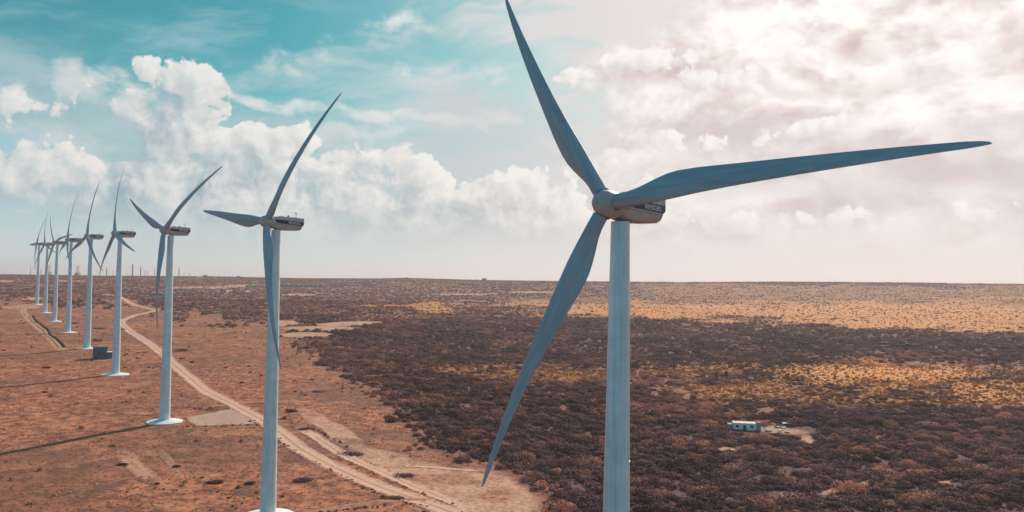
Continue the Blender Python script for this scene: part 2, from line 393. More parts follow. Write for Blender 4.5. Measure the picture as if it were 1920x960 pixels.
# ------------------------------------------------------------------ masks over the ground (by where they lie in the landscape)
def ell(px, py, cx, cy, rx, ry, rot=0):
    c, s = math.cos(R_(rot)), math.sin(R_(rot)); dx = px-cx; dy = py-cy
    return np.clip(1.5-np.sqrt(((dx*c+dy*s)/rx)**2+((-dx*s+dy*c)/ry)**2), 0, 1)
BX = np.array([500, 520, 585, 640, 690, 725, 750, 785, 815, 860, 900, 950, 985, 1005, 1030, 1045])
BY = np.array([560, 640, 670, 720, 745, 760, 800, 835, 850, 868, 880, 893, 905, 925, 945, 975])
def zone_scrub(px, py):
    px = px+(fbm(px/22, py/9, 4, 71)-.5)*110; py = py+(fbm(px/26, py/9, 4, 72)-.5)*52
    # right of the boundary, and the whole far middle ground
    yb = np.interp(px, BX, BY, left=560, right=1600)
    a = np.clip((yb-py)/85+.34, 0, 1)
    far = np.clip((np.clip(572+(px-150)*.13, 570, 606)-py+(fbm(px/30, py/8, 3, 77)-.5)*60)/16+.3, 0, 1)*.79
    return np.maximum(np.where(px > 500, a, 0), far)
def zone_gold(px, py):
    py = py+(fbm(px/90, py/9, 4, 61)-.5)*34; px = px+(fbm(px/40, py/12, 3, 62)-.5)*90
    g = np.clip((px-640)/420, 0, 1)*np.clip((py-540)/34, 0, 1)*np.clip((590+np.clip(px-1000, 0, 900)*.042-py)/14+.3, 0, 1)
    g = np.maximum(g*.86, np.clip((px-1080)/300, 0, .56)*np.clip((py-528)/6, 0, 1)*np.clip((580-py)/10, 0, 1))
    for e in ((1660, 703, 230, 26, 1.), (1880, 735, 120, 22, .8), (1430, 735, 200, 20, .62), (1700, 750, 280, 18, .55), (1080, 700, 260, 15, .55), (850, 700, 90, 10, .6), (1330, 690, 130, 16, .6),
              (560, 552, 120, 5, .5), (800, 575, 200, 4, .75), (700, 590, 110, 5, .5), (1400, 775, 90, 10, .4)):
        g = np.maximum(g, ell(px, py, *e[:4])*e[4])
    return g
def zone_shade_scrub(px, py):  # bands of dark scrub, with cloud shade painted into the soil colour
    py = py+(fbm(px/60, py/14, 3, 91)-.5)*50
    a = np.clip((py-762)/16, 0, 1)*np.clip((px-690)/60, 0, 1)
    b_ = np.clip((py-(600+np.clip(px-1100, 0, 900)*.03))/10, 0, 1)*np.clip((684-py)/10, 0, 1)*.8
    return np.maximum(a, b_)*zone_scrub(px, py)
BARE = [(655, 607, 60, 4, -2), (600, 616, 70, 4.5, 0), (575, 628, 50, 5, 0), (530, 606, 30, 5, 0), (740, 872, 90, 22, 18), (840, 905, 110, 26, 18), (925, 925, 90, 38, 20), (640, 815, 45, 16, 30), (870, 960, 120, 26, 15), (905, 950, 40, 18, 0),
        (600, 790, 45, 12, 30), (1468, 808, 44, 5.5, 3), (1445, 804, 20, 5, 0), (1440, 801, 16, 5, 0), (1518, 826, 16, 9, 20), (1508, 831, 12, 6, 0), (1358, 844, 22, 6, 0), (1590, 915, 52, 6, -12), (1482, 930, 20, 8, 10), (1645, 821, 9, 5, 0), (1771, 905, 10, 6, 0),
        (380, 539, 60, 2.2, 0), (460, 536, 45, 2.2, 0), (10, 527, 14, 2, 0), (118, 527, 12, 1.5, 0), (420, 546, 14, 3, 0), (472, 546, 12, 2, 0), (150, 527, 14, 1.3, 0), (40, 576, 36, 4, 0), (60, 560, 20, 3, 0), (270, 775, 18, 2, 0), (560, 553, 30, 2, 0), (870, 552, 60, 1.6, 0), (1000, 548, 50, 1.5, 0)]
def zone_bare(px, py):
    b = np.zeros_like(px)
    for e in BARE: b = np.maximum(b, ell(px, py, *e))
    return b

# ------------------------------------------------------------------ terrain sheet
na, nr = 760, 640
aa = np.concatenate([np.linspace(-100, -38, 70, endpoint=False), np.linspace(-38, 38, na-140), np.linspace(38, 100, 71)[1:]])*math.pi/180
aa = np.unique(aa); na = len(aa)
rr = np.concatenate([[1., 30], np.geomspace(60, 4200, nr-30), np.geomspace(4400, 14000, 28)]); nr = len(rr)
A, RR = np.meshgrid(aa, rr); X = RR*np.sin(A); Y = RR*np.cos(A); Z = terrain(X, Y)
vs = np.stack([X, Y, Z], -1).reshape(-1, 3)
i, j = np.meshgrid(np.arange(nr-1), np.arange(na-1), indexing='ij'); b = (i*na+j).ravel()
fs = np.stack([b, b+na, b+na+1, b+1], -1)[:, ::-1]
me = bpy.data.meshes.new('terrain'); me.vertices.add(len(vs)); me.vertices.foreach_set('co', vs.ravel())
me.loops.add(fs.size); me.loops.foreach_set('vertex_index', fs.ravel()); me.polygons.add(len(fs)); me.polygons.foreach_set('loop_start', np.arange(0, fs.size, 4))
me.polygons.foreach_set('use_smooth', np.ones(len(fs), bool)); me.update(); me.validate()
if me.polygons[len(fs)//2].normal.z < 0: me.flip_normals()
PX, PY = topx(vs[:, 0], vs[:, 1], vs[:, 2])
front = vs[:, 1] > 40
for nm_, fn in (('scrub', zone_scrub), ('gold', zone_gold), ('bare', zone_bare), ('dark', zone_shade_scrub)):
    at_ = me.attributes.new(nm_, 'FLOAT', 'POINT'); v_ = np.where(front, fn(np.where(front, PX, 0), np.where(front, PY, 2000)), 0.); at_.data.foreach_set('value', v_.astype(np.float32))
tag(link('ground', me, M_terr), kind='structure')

# ------------------------------------------------------------------ tracks: ribbons draped over the ground
def catmull(P, step=2.5):
    out = []
    P = [P[0]]+P+[P[-1]]
    for k in range(1, len(P)-2):
        p0, p1, p2, p3 = P[k-1:k+3]; n = max(2, int((p2-p1).length/step))
        for q in range(n):
            t = q/n; out.append(.5*((2*p1)+(p2-p0)*t+(2*p0-5*p1+4*p2-p3)*t*t+(3*p1-p0-3*p2+p3)*t**3))
    out.append(P[-2]); return out
def ribbon(name, pix, width, m, lift=.10, taper=False, berm=False):
    pts = catmull([Vector((*at(a, b_)[:2], 0)) for a, b_ in pix]); v = []; f = []; ac = []; K = 9
    for k, p in enumerate(pts):
        d = (pts[min(k+1, len(pts)-1)]-pts[max(k-1, 0)]).normalized(); n = Vector((-d.y, d.x, 0))
        e = min(k, len(pts)-1-k)/8 if taper else 1
        wd = width*(.9+.25*float(fbm(p.x/14, p.y/14, 2, 5)))*(min(1, .35+e))
        for q in range(K):
            s = -1+2*q/(K-1); o = p+n*(s*wd*.5*1.45); v.append((o.x, o.y, float(terrain(o.x, o.y))+lift*(1-.75*abs(s)**3)+(.35*max(0, 1-abs(abs(s)-.75)/.25)*float(vnoise(o.x/2.5+50, o.y/2.5, 6)) if berm else 0))); ac.append(abs(s)*1.02 if not taper or e > 1 else max(abs(s), 1-e*.5))
        if k:
            for q in range(K-1): a0 = (k-1)*K+q; f.append((a0, a0+1, a0+K+1, a0+K))
    me = mesh(name, v, f, True); t = me.attributes.new('across', 'FLOAT', 'POINT'); t.data.foreach_set('value', np.array(ac, np.float32))
    if me.polygons[0].normal.z < 0: me.flip_normals()
    return tag(link(name, me, m), kind='structure')
ROAD = [(165, 552), (190, 551.5), (215, 555), (232, 560), (240, 566), (256, 573.5), (280, 579), (294, 582), (270, 588), (245, 595), (231, 601), (229, 607), (240, 618), (265, 635), (300, 660), (325, 683), (350, 705), (378, 728), (410, 746), (445, 763), (482, 783), (520, 808), (560, 840), (610, 868), (660, 892), (710, 913), (760, 930), (810, 948), (860, 966), (930, 990)]
ribbon('dirt_road', ROAD, 6.6, M_road, .16, berm=True)
ribbon('dirt_road', [(552, 800), (585, 815), (630, 845), (680, 870), (740, 896), (800, 922), (860, 946), (920, 972)], 4.6, M_road, .12, True, True)
ribbon('side_track', [(575, 965), (620, 955), (680, 946), (750, 937), (800, 938)], 3.2, M_track, .2)
ribbon('side_track', [(690, 878), (780, 875), (850, 880), (905, 885), (965, 893)], 2.2, M_road, .12, True)
ribbon('side_track', [(224, 838), (236, 853), (252, 872), (272, 890), (302, 912)], 5.0, M_sand, .1, True)
ribbon('side_track', [(300, 842), (325, 875), (345, 905)], 2.5, M_track, .1, True)
ribbon('side_track', [(295, 580.5), (330, 578), (380, 577)], 4, M_track, .12, True)
ribbon('side_track', [(345, 600), (400, 600), (445, 600.5)], 4, M_sand, .12, True)
ribbon('side_track', [(240, 693), (275, 692), (318, 694)], 5, M_track, .12, True)
ribbon('side_track', [(168, 622), (215, 620)], 7, M_sand, .12, True)
ribbon('side_track', [(108, 587), (150, 587)], 7, M_sand, .12, True)
ribbon('side_track', [(75, 571), (82, 560), (92, 556), (105, 554)], 8, M_sand, .14, True)
ribbon('sandy_path', [(10, 574), (35, 573), (60, 570), (90, 571)], 10, M_sand, .12, True)
ribbon('sandy_path', [(25, 578), (45, 576), (44, 584), (52, 596), (68, 610), (92, 632), (108, 648), (122, 660)], 7, M_sand, .12, True)
# crane pad beside the third turbine
def patch(name, pix, m, lift=.12):
    P = [at(a, b_) for a, b_ in pix]; c = sum(P, Vector())/len(P); v = []; f = []; ac = []; n = 96; K = 9
    peri = catmull([Vector((p.x, p.y, 0)) for p in P+[P[0]]], .8)
    for k, p in enumerate(peri):
        for q in range(K):
            s = q/(K-1); o = Vector((c.x, c.y, 0))*(1-s)+p*s; v.append((o.x, o.y, float(terrain(o.x, o.y))+lift)); ac.append(max(.17, s**5*.95))
        if k:
            for q in range(K-1): a0 = (k-1)*K+q; f.append((a0, a0+1, a0+K+1, a0+K))
    me = mesh(name, v, f, True); t = me.attributes.new('across', 'FLOAT', 'POINT'); t.data.foreach_set('value', np.array(ac, np.float32))
    bm = bmesh.new(); bm.from_mesh(me); bmesh.ops.remove_doubles(bm, verts=bm.verts, dist=.001); bm.to_mesh(me); bm.free()
    if me.polygons[len(me.polygons)//2].normal.z < 0: me.flip_normals()
    return tag(link(name, me, m), kind='structure')
patch('gravel_pad', [(346, 783), (384, 776), (440, 766), (474, 769), (500, 786), (476, 796), (430, 797), (368, 799)], M_pad, .14)
# the ditch: a cut with raised edges
def ditch():
    pts = catmull([Vector((*at(a, b_)[:2], 0)) for a, b_ in [(57, 592), (64, 602), (76, 612), (86, 620), (90, 629), (102, 637), (110, 645), (115, 652)]], 2)
    v = []; f = []; prof = [(-2.6, 0), (-1.9, .22), (-1.4, .1), (-1.1, .03), (1.1, .03), (1.3, .7), (2.2, 1.1), (3.2, .04)]; K = len(prof)
    for k, p in enumerate(pts):
        d = (pts[min(k+1, len(pts)-1)]-pts[max(k-1, 0)]).normalized(); n = Vector((-d.y, d.x, 0))
        for s, h in prof:
            o = p+n*s*(1+.3*random.random()); v.append((o.x, o.y, float(terrain(o.x, o.y))+h*(.8+.5*random.random())))
        if k:
            for q in range(K-1): a0 = (k-1)*K+q; f.append((a0, a0+1, a0+K+1, a0+K))
    return tag(link('ditch', mesh('ditch', v, f, True), plain('turned_earth', (.085, .045, .035), .4, .5, .95, .1)), kind='structure')
ditch()

# ------------------------------------------------------------------ wind turbines
YAW, TILT = -2.370016, .123428
PH = [.6191, 5.6259, 5.3679, .2581, 6.1723, 6.1394, .7071, .2683, 5.7695]
DY = [.0037, -.0478, -.1022, .1017, -.044, .1188, -.0594, -.0098, .0391]
BB = [[.0534, .9071, -2.1114], [.4673, -1.1069, 1.1866], [-1.2908, -.612, .7434], [-.1395, -1.1862, -.4555], [.3823, .001, -.2881], [.5314, -.7126, -.3349], [.2331, -.365, -.2871], [.8807, .0792, .2344], [-.5763, .6375, 2.071]]
BEND, OV, HB, RB_ = -1.3808, 3.0272, 1.7538, 45.
# local frame of a turbine: +x upwind, +z up, origin at the tower base
def blade_mesh(tip):
    """blade along +z, +x upwind, trailing edge towards +y; tip = bend of the tip towards +x"""
    st = [(1.7, 2.1, 1.0, 0), (2.6, 2.1, 1.0, 0), (3.6, 2.18, .96, .01), (4.8, 2.45, .80, .06), (6.2, 2.95, .58, .12), (7.8, 3.45, .42, .17), (9.4, 3.78, .33, .20), (11, 3.82, .29, .22), (14, 3.5, .25, .235), (18, 2.98, .22, .23), (22, 2.56, .205, .22), (26, 2.2, .195, .21), (30, 1.86, .185, .2), (34, 1.53, .175, .2), (37.5, 1.24, .165, .2), (40.5, .98, .16, .2), (42.8, .78, .15, .2), (44.1, .56, .15, .22), (44.75, .32, .15, .26), (45, .08, .2, .3)]
    n = 28; v = []; f = []
    for r, ch, th, off in st:
        tw = R_(15)*(1-min(1, (r-2)/36))**1.6+R_(1.5); cone = 7.0; t = r/RB_; ox = (tip+cone)*t-cone*t*t
        for k in range(n):
            a = 2*math.pi*k/n; u = math.cos(a)
            # chordwise -.5 (leading) .. .5 (trailing); the circular root blends to an airfoil
            y = u*.5; sh = min(1, max(0, (r-3)/5))
            thick = math.sin(a)*.5*th*((1-sh)+sh*(1-.75*max(0, u))*(1.12 if u < 0 else 1))
            yy = (y+off)*ch; xx = thick*ch
            v.append((ox+xx*math.cos(tw)-yy*math.sin(tw), -(yy*math.cos(tw)+xx*math.sin(tw)), r))
    for s in range(len(st)-1):
        for k in range(n): a0 = s*n+k; a1 = s*n+(k+1) % n; f.append((a0, a1, a1+n, a0+n))
    f.append(tuple(range(n))[::-1]); f.append(tuple(range((len(st)-1)*n, len(st)*n)))
    bm = bmesh.new(); me = mesh('blade', v, f, True); bm.from_mesh(me); bmesh.ops.recalc_face_normals(bm, faces=bm.faces); bm.to_mesh(me); bm.free(); me.set_sharp_from_angle(angle=R_(50)); return me
def nacelle_mesh():
    # stations along the shaft (x upwind): half width, bottom z, shoulder z, top z
    bm = bmesh.new()
    S = [(1.55, 1.35, .95, 1.9, 3.55), (1.2, 1.55, .62, 1.8, 3.75), (.2, 1.7, .1, 1.7, 3.88), (-1.3, 1.75, -.1, 1.65, 3.95), (-3.2, 1.8, -.08, 1.6, 3.98), (-5.4, 1.8, .0, 1.55, 3.98), (-7.2, 1.78, .12, 1.55, 3.96), (-7.75, 1.7, .35, 1.55, 3.94), (-8.0, 1.68, 1.35, 1.62, 3.92), (-8.45, 1.7, 1.75, 2.0, 3.9)]
    L = []
    for x, hw, zb, zs, zt in S:
        row = []
        prof = [(0, zb), (.55, zb), (.82, zb+.22), (.97, zb+.30*(zs-zb)+.35 if zs-zb > .7 else (zb+zs)/2), (1, zs), (1, (zs+zt)/2), (.985, zt-.35), (.9, zt-.10), (.6, zt), (0, zt+.04)]
        for a, z in prof: row.append((x, a*hw, z))
        for a, z in prof[-2:0:-1]: row.append((x, -a*hw, z))
        L.append([bm.verts.new(p) for p in row])
    n = len(L[0])
    for a, b_ in zip(L, L[1:]):
        for k in range(n): bm.faces.new((a[k], a[(k+1) % n], b_[(k+1) % n], b_[k]))
    bm.faces.new(L[0]); bm.faces.new(L[-1])
    return bm_mesh('nacelle', bm, True, 32)
def side_strip(side, pts, off, name):
    """a thin raised panel lying on a nacelle side; pts = (x, z) outline"""
    bm = bmesh.new(); lo = []; hi = []
    def hw(x): return np.interp(-x, [-1.55, -1.2, -.2, 1.3, 3.2, 5.4, 7.2, 7.75, 8.0, 8.45], [1.35, 1.55, 1.7, 1.75, 1.8, 1.8, 1.78, 1.75, 1.72, 1.7])
    top, bot = pts; xs = np.linspace(top[0][0], top[-1][0], 24)
    g = []
    for x in xs:
        zt = np.interp(-x, [-p[0] for p in top], [p[1] for p in top]); zb = np.interp(-x, [-p[0] for p in bot], [p[1] for p in bot])
        g.append([bm.verts.new((x, side*(hw(x)+o), z)) for o, z in ((-.02, zt), (off, zt), (off, zb), (-.02, zb))])
    for a, b_ in zip(g, g[1:]):
        for k in range(4): bm.faces.new((a[k], a[(k+1) % 4], b_[(k+1) % 4], b_[k]))
    bm.faces.new(g[0]); bm.faces.new(g[-1])
    return bm_mesh(name, bm)
# squared stroke letters, nearly as tall in lower case as the capital
GLY = {'V': [[(0, 1), (.30, 0), (.60, 1)]], 'e': [[(.50, .06), (.10, .06), (.02, .14), (.02, .66), (.10, .74), (.42, .74), (.50, .66), (.50, .42), (.04, .42)]],
       's': [[(.48, .74), (.10, .74), (.02, .66), (.02, .50), (.10, .42), (.42, .40), (.50, .32), (.50, .14), (.42, .06), (.02, .06)]],
       't': [[(.12, 1.0), (.12, .14), (.20, .06), (.40, .06)], [(-.04, .74), (.40, .74)]],
       'a': [[(.06, .74), (.42, .74), (.50, .66), (.50, .03)], [(.50, .44), (.10, .44), (.02, .36), (.02, .14), (.10, .06), (.50, .06)]]}
def text_mesh(word, t=.15):
    v = []; f = []; x0 = 0
    for ch in word:
        lay = 0
        for P in GLY[ch]:
            for (ax, ay), (bx, by) in zip(P, P[1:]):
                lay += 1; dx, dy = bx-ax, by-ay; L = math.hypot(dx, dy); ux, uy = dx/L*t/2, dy/L*t/2; z = .012+.0012*lay
                q = [(ax-ux*.8-uy, ay-uy*.8+ux), (ax-ux*.8+uy, ay-uy*.8-ux), (bx+ux*.8+uy, by+uy*.8-ux), (bx+ux*.8-uy, by+uy*.8+ux)]
                i0 = len(v); v += [(x0+a_, b_, z) for a_, b_ in q]+[(x0+a_, b_, -.02) for a_, b_ in q]
                f += [(i0, i0+1, i0+2, i0+3)]+[(i0+k, i0+4+k, i0+4+(k+1) % 4, i0+(k+1) % 4) for k in range(4)]
        x0 += {'V': .74, 't': .56}.get(ch, .70)
    v = [(x-(x0-.18)/2, y-.42, z) for x, y, z in v]
    return mesh('lettering', v, f)
TXT = text_mesh('Vestas')
def letters(side):
    me = TXT.copy()
    # text x runs along the side so that it reads from outside; the far side of the shaft is -x
    for v in me.vertices:
        x, y, z = v.co; x *= 1.02; y *= .80
        tx = x*(-1 if side > 0 else 1)
        v.co = (-5.05+tx, side*(1.86+z), 2.16+y+tx*.028)
    return me
H_up = 0.
def make_turbine(k):
    root = empty('wind_turbine', TPOS[k]); root.rotation_euler = (0, 0, math.pi/2-(YAW+DY[k]))
    # tower
    rs = [(2.35, .0), (2.35, .5), (2.28, 1.5)]+[(2.28-1.12*t**1.15, 1.5+(HT-1.5)*t) for t in np.linspace(.04, 1, 22)]
    tw = link('tower', SH['tower'], M_tower, root)
    for q in range(3): link('flange', SH['flange%d' % q], M_tower, tw)
    d_ = link('door', SH['door'], M_steel, tw)
    link('foundation', SH['found'], M_found, root)
    nc = link('nacelle', SH['nac'], M_nac, root); nc.location = (0, 0, HT)
    for s in (1, -1):
        link('stripe', SH['stripe%d' % s], M_stripe, nc); link('lettering', SH['text%d' % s], M_letter, nc)
        link('seam', SH['seam%d' % s], M_seam, nc)
    link('roof_hatch', SH['hatch'], M_nac, nc); link('beacon', SH['beacon'], M_seam, nc)
    for x, y in ((-6.0, .55), (-7.1, -.35)):
        o = link('wind_sensor', SH['sensor'], M_steel, nc); o.location = (x, y, 3.95)
    hub = Vector((OV*math.cos(TILT), 0, HT+HB+OV*math.sin(TILT)))
    R0 = Matrix.Translation(hub) @ Matrix.Rotation(-TILT, 4, 'Y')
    sp = link('spinner', SH['spin'], M_nac, root); sp.matrix_local = R0
    for q in range(3):
        th = PH[k]+q*2*math.pi/3
        # direction cos(th)*up + sin(th)*s, s = a x z = -y  of the local frame
        Mb = R0 @ Matrix.Rotation(th, 4, 'X')
        bl = link('blade', blade_mesh(BEND+BB[k][q]), M_blade, root); bl.matrix_local = Mb
        if k < 4: link('root_collar', SH['collar'], M_seam, bl)
    return root
SH = {}
_rs = [(2.30, 0), (2.30, .4)]+[(2.30-1.0*t**1.1, .4+(HT-.5)*t) for t in np.linspace(.04, 1, 20)]
SH['tower'] = bm_mesh('tower', rings(_rs, 48), True, 40)
def r_at(h): return float(np.interp(h, [b_ for a, b_ in _rs], [a for a, b_ in _rs]))
for q, h in enumerate((22, 50, HT-.35)):
    SH['flange%d' % q] = bm_mesh('flange', rings([(r_at(h)-.02, h-.14), (r_at(h)+.035, h-.12), (r_at(h)+.035, h+.12), (r_at(h)-.02, h+.14)], 48), True, 40)
bm = bmesh.new(); box(bm, -.48, .48, -2.36, -2.2, 1.6, 3.7, .04); SH['door'] = bm_mesh('door', bm)
SH['found'] = bm_mesh('foundation', rings([(7.7, -2.4), (7.7, -.98), (7.4, -.86), (3.2, -.15), (2.75, 0), (2.75, .1), (2.2, .1)], 56), True, 30)
SH['nac'] = nacelle_mesh()
for s in (1, -1):
    SH['stripe%d' % s] = side_strip(s, ([(1.2, 2.85), (.6, 2.90), (-4.0, 2.78), (-8.4, 2.60)], [(1.2, 2.4), (.6, 1.88), (-4.0, 1.66), (-7.9, 1.48), (-8.4, 1.86)]), .03, 'stripe')
    SH['seam%d' % s] = side_strip(s, ([(1.0, 1.60), (-7.6, 1.20)], [(1.0, 1.55), (-7.6, 1.15)]), .012, 'seam')
    SH['text%d' % s] = letters(s)
bm = bmesh.new(); box(bm, -2.2, -.9, -.6, .6, 3.95, 4.15, .05); SH['hatch'] = bm_mesh('roof_hatch', bm)
bm = rings([(.0, 0), (.32, 0), (.32, .12), (.2, .5), (.0, .55)], 14, False); bmesh.ops.translate(bm, verts=bm.verts, vec=(-3.9, .2, 3.98)); bmesh.ops.remove_doubles(bm, verts=bm.verts, dist=.001); SH['beacon'] = bm_mesh('beacon', bm, True, 40)
bm = rings([(.05, 0), (.04, 1.5)], 8); box(bm, -.04, .04, -.45, .45, 1.1, 1.18); box(bm, -.3, .3, -.05, .05, 1.48, 1.60); box(bm, -.3, .3, -.25, .25, -.02, .12); SH['sensor'] = bm_mesh('wind_sensor', bm)
# spinner: +x nose; short, rounded, with three stubs where the blades leave it
bm = rings([(1.30, -1.75), (1.72, -1.7), (1.86, -1.2), (1.90, -.3), (1.84, .5), (1.66, 1.15), (1.32, 1.72), (.86, 2.08), (.40, 2.24), (.05, 2.28)], 40, True, 'x')
SH['spin'] = bm_mesh('spinner', bm, True, 50)
SH['collar'] = bm_mesh('root_collar', rings([(1.02, 1.72), (1.11, 1.72), (1.11, 1.86), (1.02, 1.86)], 36), True, 40)
TL_ = ['nearest and largest turbine, its right blade reaching almost to the edge of the picture',
       'second nearest turbine, one blade level to the left, tower foot cut by the bottom edge',
       'turbine with blades in a wide V, its round foot beside the grey gravel pad',
       'turbine whose round foot stands right of the teal cabin, left of the dirt road',
       'turbine whose round white foot touches the left top of the teal cabin',
       'turbine beside the upper end of the ditch, third tower left of the teal cabin side',
       'turbine third from the left',
       'turbine second from the far end, its upper blade leaning slightly left',
       'farthest and smallest turbine at the left end of the row beside the sandy path']
TL_[4] = 'turbine whose round white foot stands just above and left of the teal cabin'
TL_[5] = 'turbine between the ditch and the turbine by the teal cabin, fourth smallest in the row'
TL_[6] = 'turbine third from the far left end of the row, one blade bent up right'
TL_[7] = 'turbine second from the far left end of the row, near the top of the ditch'
for k in range(9): tag(make_turbine(k), TL_[k], 'wind turbine', 'wind turbines in a row')

# ------------------------------------------------------------------ bushes
def clump_mesh(name, n, rx, ry, rz, leaf, seed, lobes=5, up=.35):
    r = np.random.default_rng(seed); v = []; f = []
    L = [(r.uniform(-.55, .55)*rx, r.uniform(-.55, .55)*ry, r.uniform(.25, .6)*rz, r.uniform(.45, .75)) for _ in range(lobes)]
    for k in range(n):
        cx, cy, cz, s = L[k % lobes]; d = r.normal(size=3); d /= np.linalg.norm(d); q = r.uniform(.75, 1)**.5
        p = np.array([cx+d[0]*rx*s*q, cy+d[1]*ry*s*q, max(.02, cz+d[2]*rz*s*q)])
        nn = d+r.normal(size=3)*.27+np.array([0, 0, up]); nn /= np.linalg.norm(nn); t = np.cross(nn, r.normal(size=3)); t /= np.linalg.norm(t); b_ = np.cross(nn, t)
        l = leaf*r.uniform(.6, 1.5); i0 = len(v)
        v += [p-t*l*.5, p+b_*l*.45, p+t*l*.5, p-b_*l*.35+nn*l*.15]; f.append((i0, i0+1, i0+2, i0+3))
    return mesh(name, v, f)
def bushcol(name, c1, c2, c3, tr=.12):
    def b_(g, p):
        oi = g.new('ShaderNodeObjectInfo').outputs['Random']; pos = g.new('ShaderNodeNewGeometry').outputs['Position']
        n = g.noise(pos, .9, 3, .6)
        big = g.noise(pos, .012, 4, .6)
        c = g.mix(g.smooth(oi, .1, .9), c1, c2); c = g.mix(g.smooth(n, .45, .72), c, c3)
        c = g.vm('SCALE', c, g.m('MULTIPLY', g.smooth(big, .36, .64, .68, 1.38, 'LINEAR'), g.smooth(g.noise(pos, .06, 4, .6), .36, .64, .72, 1.34, 'LINEAR')))
        g.put(p.inputs['Base Color'], c)
        t = g.new('ShaderNodeBsdfTranslucent'); g.put(t.inputs[0], c); mx = g.new('ShaderNodeMixShader'); mx.inputs[0].default_value = tr
        out = [q for q in g.n if q.type == 'OUTPUT_MATERIAL'][0]
        g.l.new(p.outputs[0], mx.inputs[1]); g.l.new(t.outputs[0], mx.inputs[2]); g.l.new(mx.outputs[0], out.inputs[0])
    return mat(name, b_, .9, .15)
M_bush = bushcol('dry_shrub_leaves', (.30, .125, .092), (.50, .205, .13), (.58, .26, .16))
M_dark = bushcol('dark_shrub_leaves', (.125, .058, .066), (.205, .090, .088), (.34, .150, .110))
M_tuft = bushcol('grass_tuft', (.48, .20, .060), (.64, .28, .085), (.70, .34, .12))
M_stem0 = plain('dry_twigs', (.20, .13, .10), .2, 2, .9); M_debris0 = plain('field_stone', (.50, .36, .28), .25, .9, .9)
protos = bpy.data.collections.new('bush_shapes')                     # not linked to the scene: only instanced by the scrub
def proto(me, m):
    me.materials.append(m); o = bpy.data.objects.new(me.name, me); protos.objects.link(o)
for s in range(5): proto(clump_mesh('a_bush%d' % s, 190, 1.5, 1.5, 1.25, .42, 10+s, 5), M_bush)
for s in range(4): proto(clump_mesh('b_dark%d' % s, 210, 2.0, 1.8, 1.35, .48, 30+s, 6), M_dark)
for s in range(2): proto(clump_mesh('c_tuft%d' % s, 45, .7, .7, .45, .28, 50+s, 3), M_tuft)
for s in range(2): proto(clump_mesh('d_tall%d' % s, 120, .5, .5, 3.2, .38, 60+s, 4), M_dark)
for s in range(3): proto(clump_mesh('e_mound%d' % s, 900, 4.6, 3.4, 2.7, .5, 70+s, 9), (M_dark, M_bush, M_dark)[s])
def twig_mesh(name, n, seed):
    r = np.random.default_rng(seed); v = []; f = []
    for k in range(n):
        a = r.uniform(0, 6.28); e = r.uniform(.35, 1.4); L = r.uniform(.7, 1.6); d = np.array([math.cos(a)*math.cos(e), math.sin(a)*math.cos(e), math.sin(e)]); b0 = np.array([r.uniform(-.6, .6), r.uniform(-.6, .6), 0]); sd = np.cross(d, r.normal(size=3)); sd /= np.linalg.norm(sd); i0 = len(v)
        v += [b0-sd*.05, b0+sd*.05, b0+d*L+sd*.02]; f.append((i0, i0+1, i0+2))
    return mesh(name, v, f)
def stone_mesh(name, seed):
    bm = bmesh.new(); bmesh.ops.create_icosphere(bm, subdivisions=2, radius=.5); r = np.random.default_rng(seed)
    for q in bm.verts: q.co = q.co*float(r.uniform(.75, 1.15)); q.co.z = q.co.z*.6+.12
    return bm_mesh(name, bm)
for s in range(2): proto(twig_mesh('g_twig%d' % s, 60, 90+s), M_stem0)
for s in range(2): proto(stone_mesh('h_stone%d' % s, 95+s), M_debris0)
for s in range(2): proto(clump_mesh('f_gold%d' % s, 120, 1.3, 1.3, .8, .42, 80+s, 5), M_tuft)
# indices by alphabetical order: 0-4 bush, 5-8 dark, 9-10 tuft, 11-12 tall
pts = []; idx = []; scl = []
def scatter(r0, r1, a0, a1, n, fn):
    r = np.sqrt(rng.uniform(r0*r0, r1*r1, n)); a = rng.uniform(R_(a0), R_(a1), n); x = r*np.sin(a); y = r*np.cos(a); z = terrain(x, y)
    px, py = topx(x, y, z); k, ii, s = fn(x, y, px, py, r); k &= (rng.uniform(size=n) < 1)
    # keep tracks, pads and feet clear
    if len(CLEAR):
        key = np.round(x/4).astype(int)*100003+np.round(y/4).astype(int); k &= ~np.isin(key, CLEAR)
    pts.append(np.stack([x, y, z], -1)[k]); idx.append(ii[k]); scl.append(s[k])
CL = set()
def clear_line(pix, wd):
    P = catmull([Vector((*at(a, b_)[:2], 0)) for a, b_ in pix], 2)
    for p in P:
        for dx in np.arange(-wd, wd+.1, 2):
            for dy in np.arange(-wd, wd+.1, 2): CL.add(int(round((p.x+dx)/4))*100003+int(round((p.y+dy)/4)))
clear_line(ROAD, 4); clear_line([(552, 800), (585, 815), (630, 845), (680, 870), (740, 896), (800, 922), (860, 946), (920, 972)], 2)
clear_line([(575, 965), (680, 946), (800, 938)], 1); clear_line([(350, 785), (480, 783)], 8)
for x, y, z in TPOS:
    for dx in np.arange(-8, 9, 2):
        for dy in np.arange(-8, 9, 2): CL.add(int(round((x+dx)/4))*100003+int(round((y+dy)/4)))
hp = at(1403, 806); 
for dx in np.arange(-10, 30, 2):
    for dy in np.arange(-9, 9, 2): CL.add(int(round((hp.x+dx)/4))*100003+int(round((hp.y+dy)/4)))
CLEAR = np.array(sorted(CL))
